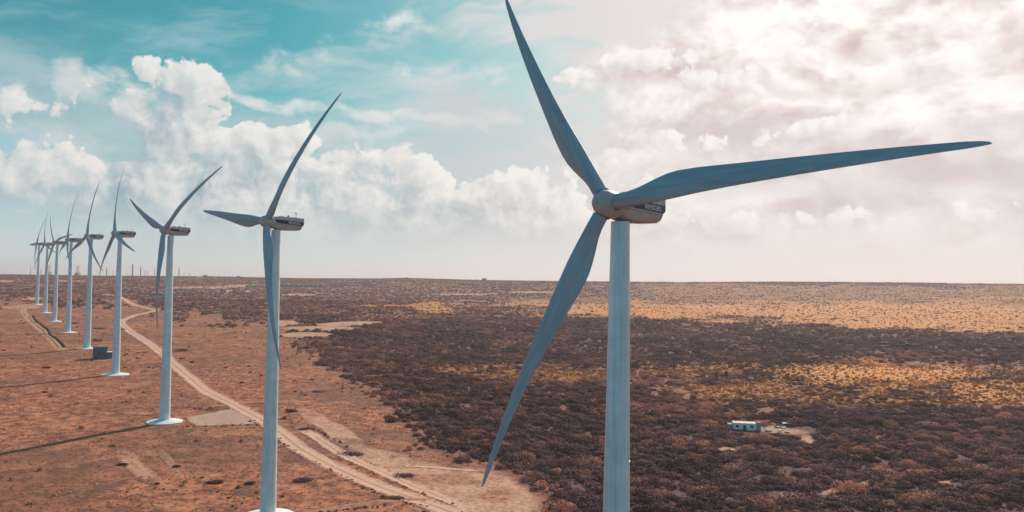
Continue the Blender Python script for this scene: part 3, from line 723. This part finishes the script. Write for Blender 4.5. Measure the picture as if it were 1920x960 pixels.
def dense(x, y, px, py, r, near=True):
    zs = zone_scrub(px, py); zg = zone_gold(px, py); zb = zone_bare(px, py); n = len(x)
    c = fbm(x/6, y/6, 4, 21); c2 = fbm(x/60, y/60, 4, 22)
    u0 = rng.uniform(size=n)
    want = (ss(zs, .2, 1.)*.80+.04)*ss(c+.14*(zs-.6), .38, .52)+.12*(zs > .8); want = want*(zs > .2)*(zb < .4)*(1-.93*zg)
    k = (u0 < want) & (px > -300) & (px < 2250)
    zd = zone_shade_scrub(px, py)
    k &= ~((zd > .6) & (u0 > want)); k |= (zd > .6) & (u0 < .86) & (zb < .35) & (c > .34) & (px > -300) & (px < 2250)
    darkp = np.clip(.26+2.2*(c2-.47)+.50*zd-.35*zg, .05, .93)  # more dark bushes inside the bands deepen the painted cloud shade
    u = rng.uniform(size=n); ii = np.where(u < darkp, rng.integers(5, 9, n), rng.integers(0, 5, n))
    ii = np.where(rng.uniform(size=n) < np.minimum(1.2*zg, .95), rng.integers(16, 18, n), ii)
    ii = np.where(rng.uniform(size=n) < .02, rng.integers(11, 13, n), ii)
    ii = np.where(rng.uniform(size=n) < .10, rng.integers(18, 20, n), ii)
    s = (.35+1.0*rng.uniform(size=n)**1.7)*(.75+.6*c)
    if near:
        m = (rng.uniform(size=n) < .085*(zg < .3)) & (zs > .6); ii = np.where(m, rng.integers(13, 16, n), ii); s = np.where(m, .3+1.0*rng.uniform(size=n)**1.6, s)
    return k, ii, s
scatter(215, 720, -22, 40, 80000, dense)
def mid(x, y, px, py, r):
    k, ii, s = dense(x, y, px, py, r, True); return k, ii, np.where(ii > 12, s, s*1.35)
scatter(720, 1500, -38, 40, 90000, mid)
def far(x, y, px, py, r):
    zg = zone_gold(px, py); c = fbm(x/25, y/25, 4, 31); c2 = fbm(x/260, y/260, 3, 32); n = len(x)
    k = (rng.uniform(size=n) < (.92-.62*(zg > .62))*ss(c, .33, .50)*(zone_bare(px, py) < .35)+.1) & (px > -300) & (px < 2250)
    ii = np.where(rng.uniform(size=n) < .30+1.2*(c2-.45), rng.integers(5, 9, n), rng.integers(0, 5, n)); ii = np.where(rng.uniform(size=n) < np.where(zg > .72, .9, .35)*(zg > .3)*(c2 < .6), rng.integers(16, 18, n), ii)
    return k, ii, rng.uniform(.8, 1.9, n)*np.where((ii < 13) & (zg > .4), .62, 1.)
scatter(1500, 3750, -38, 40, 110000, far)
def sparse(x, y, px, py, r):
    zs = zone_scrub(px, py); n = len(x); c = fbm(x/16, y/16, 3, 41)
    k = (zs < .5) & (rng.uniform(size=n) < np.where(c > .58, .42, .025)) & (zone_bare(px, py) < .3) & (px > -300)
    u = rng.uniform(size=n); ii = np.where(u < .5, rng.integers(0, 5, n), np.where(u < .7, rng.integers(5, 9, n), rng.integers(9, 11, n)))
    return k, ii, .15+.65*rng.uniform(size=n)**2.5
scatter(200, 1100, -40, 8, 24000, sparse)
n_main = len(pts)
def stones(x, y, px, py, r):
    n = len(x); c = fbm(x/12, y/12, 3, 51); k = (rng.uniform(size=n) < np.where(c > .56, .8, .12)) & (zone_scrub(px, py) < .6) & (px > -100)
    return k, rng.integers(20, 22, n), .25+.75*rng.uniform(size=n)**4
scatter(205, 800, -38, 12, 9000, stones)
STONES = (pts.pop(), idx.pop(), scl.pop())
def tufts(x, y, px, py, r):
    n = len(x); zs = zone_scrub(px, py); zg = zone_gold(px, py)
    k = ((zs < .5) | (zg > .5)) & (zone_bare(px, py) < .4) & (px > -200) & (px < 2200)
    return k, rng.integers(9, 11, n), rng.uniform(.4, 1.1, n)*np.where(zg > .5, 1.5, .7)
scatter(215, 900, -38, 38, 45000, tufts)
# tufts on the low bank between the two lanes of the road, and along its sides
for pix, off_ in (([(640, 862), (690, 886), (740, 905), (790, 925), (840, 945), (890, 968)], 0), ([(470, 790), (540, 838), (600, 872), (660, 902), (700, 922), (750, 940), (800, 962)], 0), ([(600, 962), (690, 952), (760, 946), (800, 950)], 0), ([(350, 800), (400, 800), (470, 798)], 0), ([(560, 790), (610, 815), (650, 838)], 0)):
    P = catmull([Vector((*at(a, b_)[:2], 0)) for a, b_ in pix], 1.3)
    for p in P:
        if random.random() < .6:
            x = p.x+random.gauss(0, .5); y = p.y+random.gauss(0, .5); pts.append(np.array([[x, y, float(terrain(x, y))+.05]])); idx.append(np.array([random.choice((5, 6, 7, 8, 0, 1))])); scl.append(np.array([random.uniform(.16, .42)]))
def points(name, P, I, S):
    N = len(P); me = bpy.data.meshes.new(name); me.vertices.add(N); me.vertices.foreach_set('co', P.astype(np.float32).ravel())
    for nm_, ty, arr in (('pick', 'INT', I.astype(np.int32)), ('size', 'FLOAT', S.astype(np.float32)), ('turn', 'FLOAT', rng.uniform(0, 6.28, N).astype(np.float32)), ('flat', 'FLOAT', rng.uniform(.65, 1.15, N).astype(np.float32))):
        t = me.attributes.new(nm_, ty, 'POINT'); t.data.foreach_set('value', arr)
    print(name, N); return link(name, me)
scrub = tag(points('scrub', np.concatenate(pts), np.concatenate(idx), np.concatenate(scl)), 'dense low brown and dark scrub covering the plain with dry golden grass', 'scrub', kind='stuff')
stones_ = tag(points('scattered_stones', *STONES), 'pale stones lying about the red soil', 'stones', kind='stuff')
gt = bpy.data.node_groups.new('scatter_bushes', 'GeometryNodeTree')
gt.interface.new_socket('Geometry', in_out='INPUT', socket_type='NodeSocketGeometry'); gt.interface.new_socket('Geometry', in_out='OUTPUT', socket_type='NodeSocketGeometry')
G = NT(gt); gi = G.new('NodeGroupInput'); go = G.new('NodeGroupOutput'); ins = G.new('GeometryNodeInstanceOnPoints'); ci = G.new('GeometryNodeCollectionInfo')
ci.inputs['Collection'].default_value = protos; ci.inputs['Separate Children'].default_value = True; ci.inputs['Reset Children'].default_value = True
def nat(n, t): a = G.new('GeometryNodeInputNamedAttribute', data_type=t); a.inputs[0].default_value = n; return a.outputs[0]
G.l.new(gi.outputs[0], ins.inputs['Points']); G.l.new(ci.outputs[0], ins.inputs['Instance']); ins.inputs['Pick Instance'].default_value = True
G.l.new(nat('pick', 'INT'), ins.inputs['Instance Index'])
cx = G.new('ShaderNodeCombineXYZ'); G.l.new(nat('turn', 'FLOAT'), cx.inputs[2])
er = G.new('FunctionNodeEulerToRotation'); G.l.new(cx.outputs[0], er.inputs[0]); G.l.new(er.outputs[0], ins.inputs['Rotation'])
cs = G.new('ShaderNodeCombineXYZ'); sz = nat('size', 'FLOAT'); G.l.new(sz, cs.inputs[0]); G.l.new(sz, cs.inputs[1]); G.l.new(G.m('MULTIPLY', sz, nat('flat', 'FLOAT')), cs.inputs[2])
G.l.new(cs.outputs[0], ins.inputs['Scale']); G.l.new(ins.outputs[0], go.inputs[0])
for o in (scrub, stones_): md = o.modifiers.new('scatter', 'NODES'); md.node_group = gt

# single bushes one can point to
def bush(px, py, wpx, hm, label, seed, m=None, name='bush'):
    p = at(px, py); wm = wpx*p.length/F/2
    r = empty(name, (p.x, p.y, p.z-.1)); a = math.atan2(p.x, p.y)
    r.rotation_euler = (0, 0, -a)
    link('foliage', clump_mesh('foliage', int(260+wm*90), wm*.68, max(wm*.42, 1.2), hm, .38, seed, 8), m or M_dark, r)
    bm = bmesh.new()
    for k in range(4):
        t = rings([(.07, 0), (.04, hm*.6)], 6); bmesh.ops.rotate(t, verts=t.verts, matrix=Matrix.Rotation(random.uniform(-.4, .4), 3, 'X')); bmesh.ops.translate(t, verts=t.verts, vec=((k-1.5)*wm*.22, 0, 0))
        q = bpy.data.meshes.new('q'); t.to_mesh(q); t.free(); bm.from_mesh(q); bpy.data.meshes.remove(q)
    link('stems', bm_mesh('stems', bm), M_stem, r)
    tag(r, label, 'bush', 'single bushes'); return r
M_stem = plain('bark', (.09, .06, .045), .2, 2, .9)
for a_ in ((753, 893, 62, .9, 'round dark bush alone in the pale dirt just above the right end of the road', 1), (655, 852, 74, 1.0, 'wide dark bush on the bare soil above the second lane of the dirt road', 2),
           (575, 805, 46, .9, 'small bush above the dirt road just right of the second nearest tower', 3), (545, 772, 34, 1.2, 'upright dark bush right of the second nearest tower, above the road', 4),
           (568, 902, 66, 1.0, 'wide dark bush in the red field right of the second nearest tower', 5), (735, 934, 62, .9, 'low dark bush where the side track meets the dirt road', 6),
           (470, 907, 30, .8, 'low bush just left of the second nearest tower', 7), (343, 658, 46, 1.6, 'dark bush beside the road, right of the tower by the gravel pad', 8),
           (340, 673, 20, 1.0, 'small bush below the dark bush beside the road', 9), (360, 680, 12, 1.1, 'tiny round bush at the right edge of the bending road', 10),
           (1080, 938, 120, 3.2, 'big dark mound of bush at the bottom, left of the nearest tower', 11), (600, 735, 40, .9, 'flat dark bush in the red soil under the edge of the dense scrub', 12),
           (230, 618, 16, 1.2, 'bush at the sharp bend of the road beside the tower', 13), (185, 617, 34, 1.6, 'flat dark bush between two towers, left of the road bend', 14),
           (141, 607, 24, 1.8, 'dark bush right of the tower at the foot of the ditch track', 15), (183, 639, 24, 1.6, 'pointed small bush above the teal cabin', 16),
           (230, 872, 24, .8, 'low bush left of the bare streak in the red field', 17), (330, 876, 22, .8, 'low bush right of the bare streak in the red field', 18),
           (86, 690, 20, 1.2, 'lone dark bush in the field left of the teal cabin shadow', 19), (400, 905, 46, .9, 'scraggy wide bush in the lower left field', 20)):
    bush(*a_[:5], a_[5]+100)

# trees on the skyline and the bare tree on the right
def tree(px, py, hpx, wpx, label, seed, bare=False):
    p = at(px, py); D = p.length; h = hpx*D/F; wd = wpx*D/F
    r = empty('tree', (p.x, p.y, p.z-.2)); bm = bmesh.new(); rg = random.Random(seed)
    rings([(.05*h, 0), (.035*h, h*.35), (.02*h, h*.7)], 8, bm=bm)
    for k in range(9 if bare else 5):
        t = rings([(.018*h, 0), (.006*h, h*rg.uniform(.3, .5))], 5); bmesh.ops.rotate(t, verts=t.verts, matrix=Matrix.Rotation(rg.uniform(.4, 1.), 3, 'X')); bmesh.ops.rotate(t, verts=t.verts, matrix=Matrix.Rotation(rg.uniform(0, 6.28), 3, 'Z')); bmesh.ops.translate(t, verts=t.verts, vec=(0, 0, h*rg.uniform(.3, .65)))
        q = bpy.data.meshes.new('q'); t.to_mesh(q); t.free(); bm.from_mesh(q); bpy.data.meshes.remove(q)
    link('trunk', bm_mesh('trunk', bm), M_stem, r)
    cr = clump_mesh('crown', 130 if bare else 420, wd*.42, wd*.42, h*.45, h*.09, seed, 7); 
    for v in cr.vertices: v.co.z += h*.38
    link('crown', cr, M_dark, r); tag(r, label, 'tree', 'trees standing above the scrub'); return r
tree(385, 521, 6.5, 11, 'dark round tree highest on the skyline right of the pink roofed houses', 1); tree(447, 521.5, 5, 10, 'low tree clump on the skyline left of the second nearest tower', 2)
tree(412, 521.5, 4, 7, 'small tree between the two skyline trees, beside the tan house', 6)
tree(1866, 690, 24, 16, 'thin bare tree on the far right by the golden grass', 3, True); tree(1343, 716, 22, 9, 'narrow dark tree left in the stand before the golden grass', 4, True); tree(1362, 712, 20, 8, 'narrow dark tree right in the stand before the golden grass', 5, True)

# ------------------------------------------------------------------ buildings
M_white = plain('white_wall', (.86, .80, .73), .12, .4, .85); M_cream = plain('cream_wall', (.62, .50, .38), .12, .4, .85); M_pink = plain('pink_roof', (.55, .26, .24), .1, .4, .8)
M_grey = plain('grey_concrete', (.30, .28, .28), .15, .4, .9); M_teal = plain('teal_wall', (.06, .14, .165), .15, .5, .7); M_tealr = plain('teal_roof', (.13, .32, .37), .15, .2, .6); M_hole = plain('dark_opening', (.02, .02, .025), .1, 1, .6)
M_tan = plain('tan_wall', (.48, .30, .22), .15, .3, .9); M_debris = plain('broken_concrete', (.74, .62, .54), .2, .5, .9); M_glass = plain('window_glass', (.03, .05, .06), .1, 1, .15, .6)
def building(px, py, wpx, hpx, depth, wall, roof, label, nwin=3, turn=0, name='house', lip=.35, parapet=True, cat='house', door=True):
    p = at(px, py); D = p.length; W_ = wpx*D/F; H_ = hpx*D/F
    r = empty(name, (p.x, p.y, p.z-.4)); r.rotation_euler = (0, 0, -math.atan2(p.x, p.y)+R_(turn)); H_ += .4; d = depth
    bm = bmesh.new(); box(bm, -W_/2, W_/2, 0, d, 0, H_); link('wall', bm_mesh('wall', bm), wall, r)
    bm = bmesh.new(); th = max(.18, H_*.05)
    if parapet: box(bm, -W_/2-lip, W_/2+lip, -lip, d+lip, H_, H_+th, .03)
    else:
        v = [bm.verts.new(q) for q in ((-W_/2-lip, -lip, H_), (W_/2+lip, -lip, H_), (W_/2+lip, d+lip, H_), (-W_/2-lip, d+lip, H_), (-W_/2-lip, d/2, H_*1.4), (W_/2+lip, d/2, H_*1.4))]
        for q in ((0, 1, 5, 4), (2, 3, 4, 5), (0, 4, 3), (1, 2, 5), (0, 3, 2, 1)): bm.faces.new([v[k] for k in q])
    link('roof', bm_mesh('roof', bm), roof, r)
    slots = nwin+(1 if door else 0)
    for k in range(slots):
        x = -W_/2+W_*(k+.5)/slots; w2 = min(W_/slots*.22, .9 if D < 1000 else 3)
        bm = bmesh.new()
        if door and k == slots//2:
            box(bm, x-w2*.8, x+w2*.8, -.06, .05, .4, .4+(H_-.4)*.72); link('door', bm_mesh('door', bm), M_hole, r)
        else:
            box(bm, x-w2, x+w2, -.05, .05, .4+(H_-.4)*.36, .4+(H_-.4)*.76); o = link('window', bm_mesh('window', bm), M_glass, r)
            if D < 1500:
                bm = bmesh.new(); z0 = .4+(H_-.4)*.36; z1 = .4+(H_-.4)*.76
                for q in ((x-w2-.1, x-w2, z0, z1), (x+w2, x+w2+.1, z0, z1), (x-w2-.1, x+w2+.1, z1, z1+.1), (x-w2-.15, x+w2+.15, z0-.12, z0)): box(bm, q[0], q[1], -.12, .02, q[2], q[3])
                link('frame', bm_mesh('frame', bm), wall, o)
    return tag(r, label, cat)
# derelict house in the scrub on the right
hs = building(1396, 806, 38, 11, 5.5, M_white, M_debris, 'small derelict white house with a pale flat roof alone in the dark scrub', 2, 6, lip=.2)
p = at(1396, 806); s_ = p.length/F
bm = bmesh.new(); box(bm, 21*s_, 28*s_, .4, 3.5, 0, 15*s_); o = link('side_wall', bm_mesh('side_wall', bm), M_grey, hs); o['label'] = 'taller grey end wall'
bm = bmesh.new(); box(bm, -19.5*s_-2.4, -19.5*s_, .2, 4.5, 0, 10*s_); link('annex', bm_mesh('annex', bm), M_grey, hs)
bm = bmesh.new(); box(bm, -2.2*s_, 3*s_, -2.6, -1., 0, 2.6*s_, .06); 
bo = empty('water_tank', at(1404, 808)); bm2 = bmesh.new(); box(bm2, -.9, .9, -.6, .6, .25, 1.3, .15); link('tank_body', bm_mesh('tank_body', bm2, True, 30), M_found, bo)
bm2 = bmesh.new(); [box(bm2, x-.06, x+.06, -.5, .5, 0, .25) for x in (-.7, .7)]; link('stand', bm_mesh('stand', bm2), M_steel, bo); tag(bo, 'bright white tank standing in front of the derelict white house', 'tank'); bm.free()
def rubble(px, py, w_, label, seed):
    p = at(px, py); rg = random.Random(seed); bm = bmesh.new()
    for k in range(16):
        t = bmesh.new(); a = rg.uniform(.3, .9); box(t, -a, a, -a*.6, a*.6, -.12, .2, .05)
        bmesh.ops.rotate(t, verts=t.verts, matrix=Matrix.Rotation(rg.uniform(0, 3), 3, 'Z') @ Matrix.Rotation(rg.uniform(-.5, .5), 3, 'X')); bmesh.ops.translate(t, verts=t.verts, vec=(rg.gauss(0, w_*.3), rg.gauss(0, w_*.5), rg.uniform(.1, .6)))
        q = bpy.data.meshes.new('q'); t.to_mesh(q); t.free(); bm.from_mesh(q); bpy.data.meshes.remove(q)
    o = link('rubble_heap', bm_mesh('rubble_heap', bm), M_debris, None); o.location = p; tag(o, label, 'rubble'); return o
rubble(1463, 801, 3.2, 'pale rubble heap in the yard right of the derelict house', 1); rubble(1470, 811, 3, 'pale rubble heap at the lower right edge of the house yard', 2); rubble(1440, 808, 2.6, 'pale rubble heap against the right end of the derelict house', 4); rubble(1452, 797, 2.2, 'pale rubble heap behind the yard of the derelict house', 5); rubble(1560, 909, 1.6, 'tiny white rubble heap above the pale streak at the bottom right', 3)
sl = empty('concrete_slab', at(1475, 797)); bm = bmesh.new(); box(bm, -2.3, 2.3, -1.6, 1.6, .9, 1.1, .04); link('slab', bm_mesh('slab', bm), M_found, sl); bm = bmesh.new(); [box(bm, x-.15, x+.15, -1.2, 1.2, 0, .9) for x in (-1.7, 1.5)]; link('support', bm_mesh('support', bm), M_debris, sl); tag(sl, 'white raised slab right of the house yard', 'slab')
# teal cabin by the turbines
p = at(190, 673); s_ = p.length/F; cb = empty('cabin', p); cb.rotation_euler = (0, 0, -math.atan2(p.x, p.y)+R_(-4))
bm = bmesh.new(); box(bm, -13*s_, 9*s_, 0, 6, -.5, 19*s_); link('wall', bm_mesh('wall', bm), M_teal, cb)
bm = bmesh.new(); box(bm, -13.6*s_, 9.6*s_, -.25, 6.25, 19*s_, 19*s_+.25); link('roof', bm_mesh('roof', bm), M_teal, cb)
bm = bmesh.new(); box(bm, 9*s_, 19*s_, .3, 5, -.5, 10.5*s_); an = link('annex', bm_mesh('annex', bm), M_teal, cb)
bm = bmesh.new(); box(bm, 8.5*s_, 19.4*s_, -.1, 5.3, 10.5*s_, 10.5*s_+.35); box(bm, 7.2*s_, 8.5*s_, -.3, -.02, 10.5*s_, 14*s_); o = link('annex_roof', bm_mesh('annex_roof', bm), M_white, cb); o['label'] = 'white edged lower roof'
bm = bmesh.new(); box(bm, -4, -2.9, -.06, .04, 0, 2.2); link('door', bm_mesh('door', bm), M_hole, cb)
for x in (-1.2, 1.2): bm = bmesh.new(); box(bm, x-.5, x+.5, -.05, .04, 3.6, 4.6); link('vent', bm_mesh('vent', bm), M_hole, cb)
bm = rings([(.12, 19*s_+.2), (.1, 19*s_+2.2)], 8); box(bm, -.5, .5, -.1, .1, 19*s_+1.6, 19*s_+2.2); bmesh.ops.translate(bm, verts=bm.verts, vec=(-9*s_, 3, 0)); link('vent_pipe', bm_mesh('vent_pipe', bm), M_steel, cb)
tag(cb, 'tall dark teal cabin with lower annex left of the fourth nearest tower', 'cabin')
building(306, 556, 38, 6, 12, M_tealr, M_white, 'long low house with white flat roof and pale teal walls beyond the road bend', 3, 0)
building(235, 543, 11, 2.6, 8, M_white, M_white, 'small white house right of the tower above the dirt road start', 2)
building(346, 546, 10, 4.4, 9, M_cream, M_white, 'small cream house right of the tower by the gravel pad', 2)
building(356, 535, 4, 6, 8, M_cream, M_cream, 'narrow tall cream ruin standing on the pale clearing', 1, door=False)
building(364, 535, 9, 3.4, 8, M_tan, M_cream, 'low tan building touching the narrow cream ruin', 2)
building(373, 534.5, 4, 4.4, 8, M_cream, M_white, 'little white roofed house right of the tan building on the clearing', 1)
building(383, 534, 3, 3, 8, M_white, M_white, 'tiny white hut at the right of the clearing buildings', 1, door=False)
building(374, 523, 9, 2.6, 12, M_white, M_pink, 'pink roofed white house just under the skyline', 2, parapet=False)
building(403, 524.5, 6, 2.6, 10, M_cream, M_pink, 'cream house with pink roof right of the larger pink roofed house', 2, parapet=False)
building(361, 524.5, 3, 2.4, 10, M_white, M_white, 'tiny white hut left of the pink roofed house', 1, door=False)
building(418, 549, 11, 6, 10, M_tan, M_tan, 'square tan block half sunk in the scrub below the clearing', 1)
building(402, 546.5, 14, 1.6, 8, M_grey, M_grey, 'low grey shed left of the square tan block', 2)
building(475, 547, 12, 2.6, 9, M_tan, M_cream, 'low tan shed left of the second nearest tower', 2)
building(408, 533.5, 8, 1.8, 9, M_white, M_white, 'low white shed at the right of the pale clearing', 1)
building(560, 538.5, 84, 4.5, 30, M_tealr, M_tealr, 'long low teal shed right of the second nearest tower', 9, name='long_shed', lip=1, cat='shed')
building(482, 537.5, 38, 2.4, 25, M_tealr, M_tealr, 'low teal shed left of the second nearest tower', 5, name='long_shed', lip=1, cat='shed')
building(690, 536.5, 130, 1.6, 20, M_tealr, M_tealr, 'thin far teal strip of shed right of the long teal shed', 11, name='long_shed', lip=1, cat='shed')
building(908, 527, 9, 5, 14, M_grey, M_grey, 'grey block building standing on the middle skyline', 2, name='building', cat='building')
building(762, 523.5, 6, 2.8, 12, M_hole, M_grey, 'small dark block on the low skyline hill', 1, name='building', cat='building')
building(4, 543, 3, 2.6, 6, M_white, M_white, 'small white hut second from the left edge', 1, name='hut', cat='hut', door=False)
building(9, 543, 3, 2.6, 6, M_white, M_white, 'small white hut third from the left edge', 1, name='hut', cat='hut', door=False)
building(27, 543.5, 5, 2, 6, M_white, M_grey, 'white hut with grey roof left of the far end turbine', 1, name='hut', cat='hut', door=False)
# stacks and lattice towers far behind the skyline
M_stack = plain('far_stack', (.20, .17, .17), .1, .1, .8)
def stack(px, top, wpx, label, lattice=False, R0=4500):
    d = ray(px, top); t = R0/math.hypot(d[0], d[1]); x, y, z = d*t; zb = -48.; h = z-zb; rad = wpx*R0/F/2
    if lattice:
        r = empty('lattice_tower', (x, y, zb)); bm = bmesh.new(); rz = lambda q: rad*(1.5-.7*q)
        for sx in (-1, 1):
            for sy in (-1, 1):
                for k in range(6):
                    q0, q1 = k/6, (k+1)/6; a = Vector((sx*rz(q0), sy*rz(q0), q0*h)); b_ = Vector((sx*rz(q1), sy*rz(q1), q1*h)); strut(bm, a, b_, .7)
        link('leg_frame', bm_mesh('leg_frame', bm), M_stack, r); bm = bmesh.new()
        for k in range(6):
            q0, q1 = k/6, (k+1)/6
            for s in (-1, 1):
                strut(bm, Vector((-rz(q0), s*rz(q0), q0*h)), Vector((rz(q1), s*rz(q1), q1*h)), .45); strut(bm, Vector((rz(q0), s*rz(q0), q0*h)), Vector((-rz(q1), s*rz(q1), q1*h)), .45); strut(bm, Vector((-rz(q1), s*rz(q1), q1*h)), Vector((rz(q1), s*rz(q1), q1*h)), .5)
        link('brace', bm_mesh('brace', bm), M_stack, r)
        bm = bmesh.new(); box(bm, -rad*2, rad*2, -rad*2, rad*2, 0, h*.62); link('base_block', bm_mesh('base_block', bm), M_grey, r)
        return tag(r, label, 'lattice tower')
    r = empty('chimney_stack', (x, y, zb)); link('shaft', bm_mesh('shaft', rings([(rad*1.5, 0), (rad*1.15, h*.5), (rad, h)], 14), True, 40), M_stack, r)
    link('rim', bm_mesh('rim', rings([(rad*.9, h-1), (rad*1.25, h-1), (rad*1.25, h+.6), (rad*.9, h+.6)], 14), True, 40), M_stack, r)
    return tag(r, label, 'chimney', 'chimneys on the skyline')
def strut(bm, a, b_, t):
    d = (b_-a).normalized(); u = d.orthogonal().normalized(); v = d.cross(u); q = [bm.verts.new(p+(u*i_+v*j_)*t/2) for p in (a, b_) for i_, j_ in ((-1, -1), (1, -1), (1, 1), (-1, 1))]
    for k in range(4): bm.faces.new((q[k], q[(k+1) % 4], q[4+(k+1) % 4], q[4+k]))
    bm.faces.new(q[3::-1]); bm.faces.new(q[4:])
stack(249, 496, 2.0, 'tallest and thickest chimney on the skyline'); stack(264, 501, 1.5, 'second tallest chimney just right of the tallest')
stack(200, 502, 1.3, 'chimney right of the crossed blade tips, left of the tower'); stack(336, 503, 1.5, 'chimney just right of the tower by the gravel pad')
for a_ in ((212, 508, .8, 'thin short chimney left of the tower beside the teal cabin'), (58, 497, .6, 'thinnest tall mast at the far left'), (77, 504, .8, 'short chimney between the two farthest towers'), (272, 507, .8, 'short thin chimney, left one of the pair before the V bladed tower'),
           (277, 508, .8, 'short thin chimney, right one of the pair before the V bladed tower'), (290, 503, .7, 'thin mast left of the hanging blade of the V bladed tower'), (345, 511, .8, 'stubby chimney left of the two at the right end'), (355, 512, .8, 'stubby chimney at the right end of the skyline row'), (240, 512, .7, 'stubby chimney left of the tallest')): stack(*a_)
stack(92, 497, 3.2, 'lattice tower between the second and third farthest turbines', True); stack(146, 498, 3.2, 'lattice tower right of the fourth tower from the far end', True)
stack(1241, 523, .6, 'tiny mast on the skyline right of the nearest tower', False, 3500)
# small white marker box by the road bend
mk = empty('marker_post', at(206, 604)); bm = bmesh.new(); box(bm, -.35, .35, -.35, .35, 0, 1.6, .04); link('post', bm_mesh('post', bm), M_white, mk); bm = bmesh.new(); box(bm, -.6, 1.6, -.2, .2, 1.6, 2.1, .03); link('cap', bm_mesh('cap', bm), M_white, mk); tag(mk, 'small white marker post left of the road bend', 'post')

# ------------------------------------------------------------------ haze
bm = bmesh.new(); box(bm, -14800, 14800, -800, 14800, -110, 118)
hz_ = bpy.data.materials.new('haze'); hz_.use_nodes = True; g = NT(hz_.node_tree); g.n.clear(); o = g.new('ShaderNodeOutputMaterial'); v = g.new('ShaderNodeVolumePrincipled')
v.inputs['Color'].default_value = (.90, .78, .80, 1); v.inputs['Density'].default_value = 0.85e-4; v.inputs['Anisotropy'].default_value = .3
g.l.new(v.outputs[0], o.inputs['Volume'])
tag(link('haze', bm_mesh('haze', bm), hz_), kind='stuff')
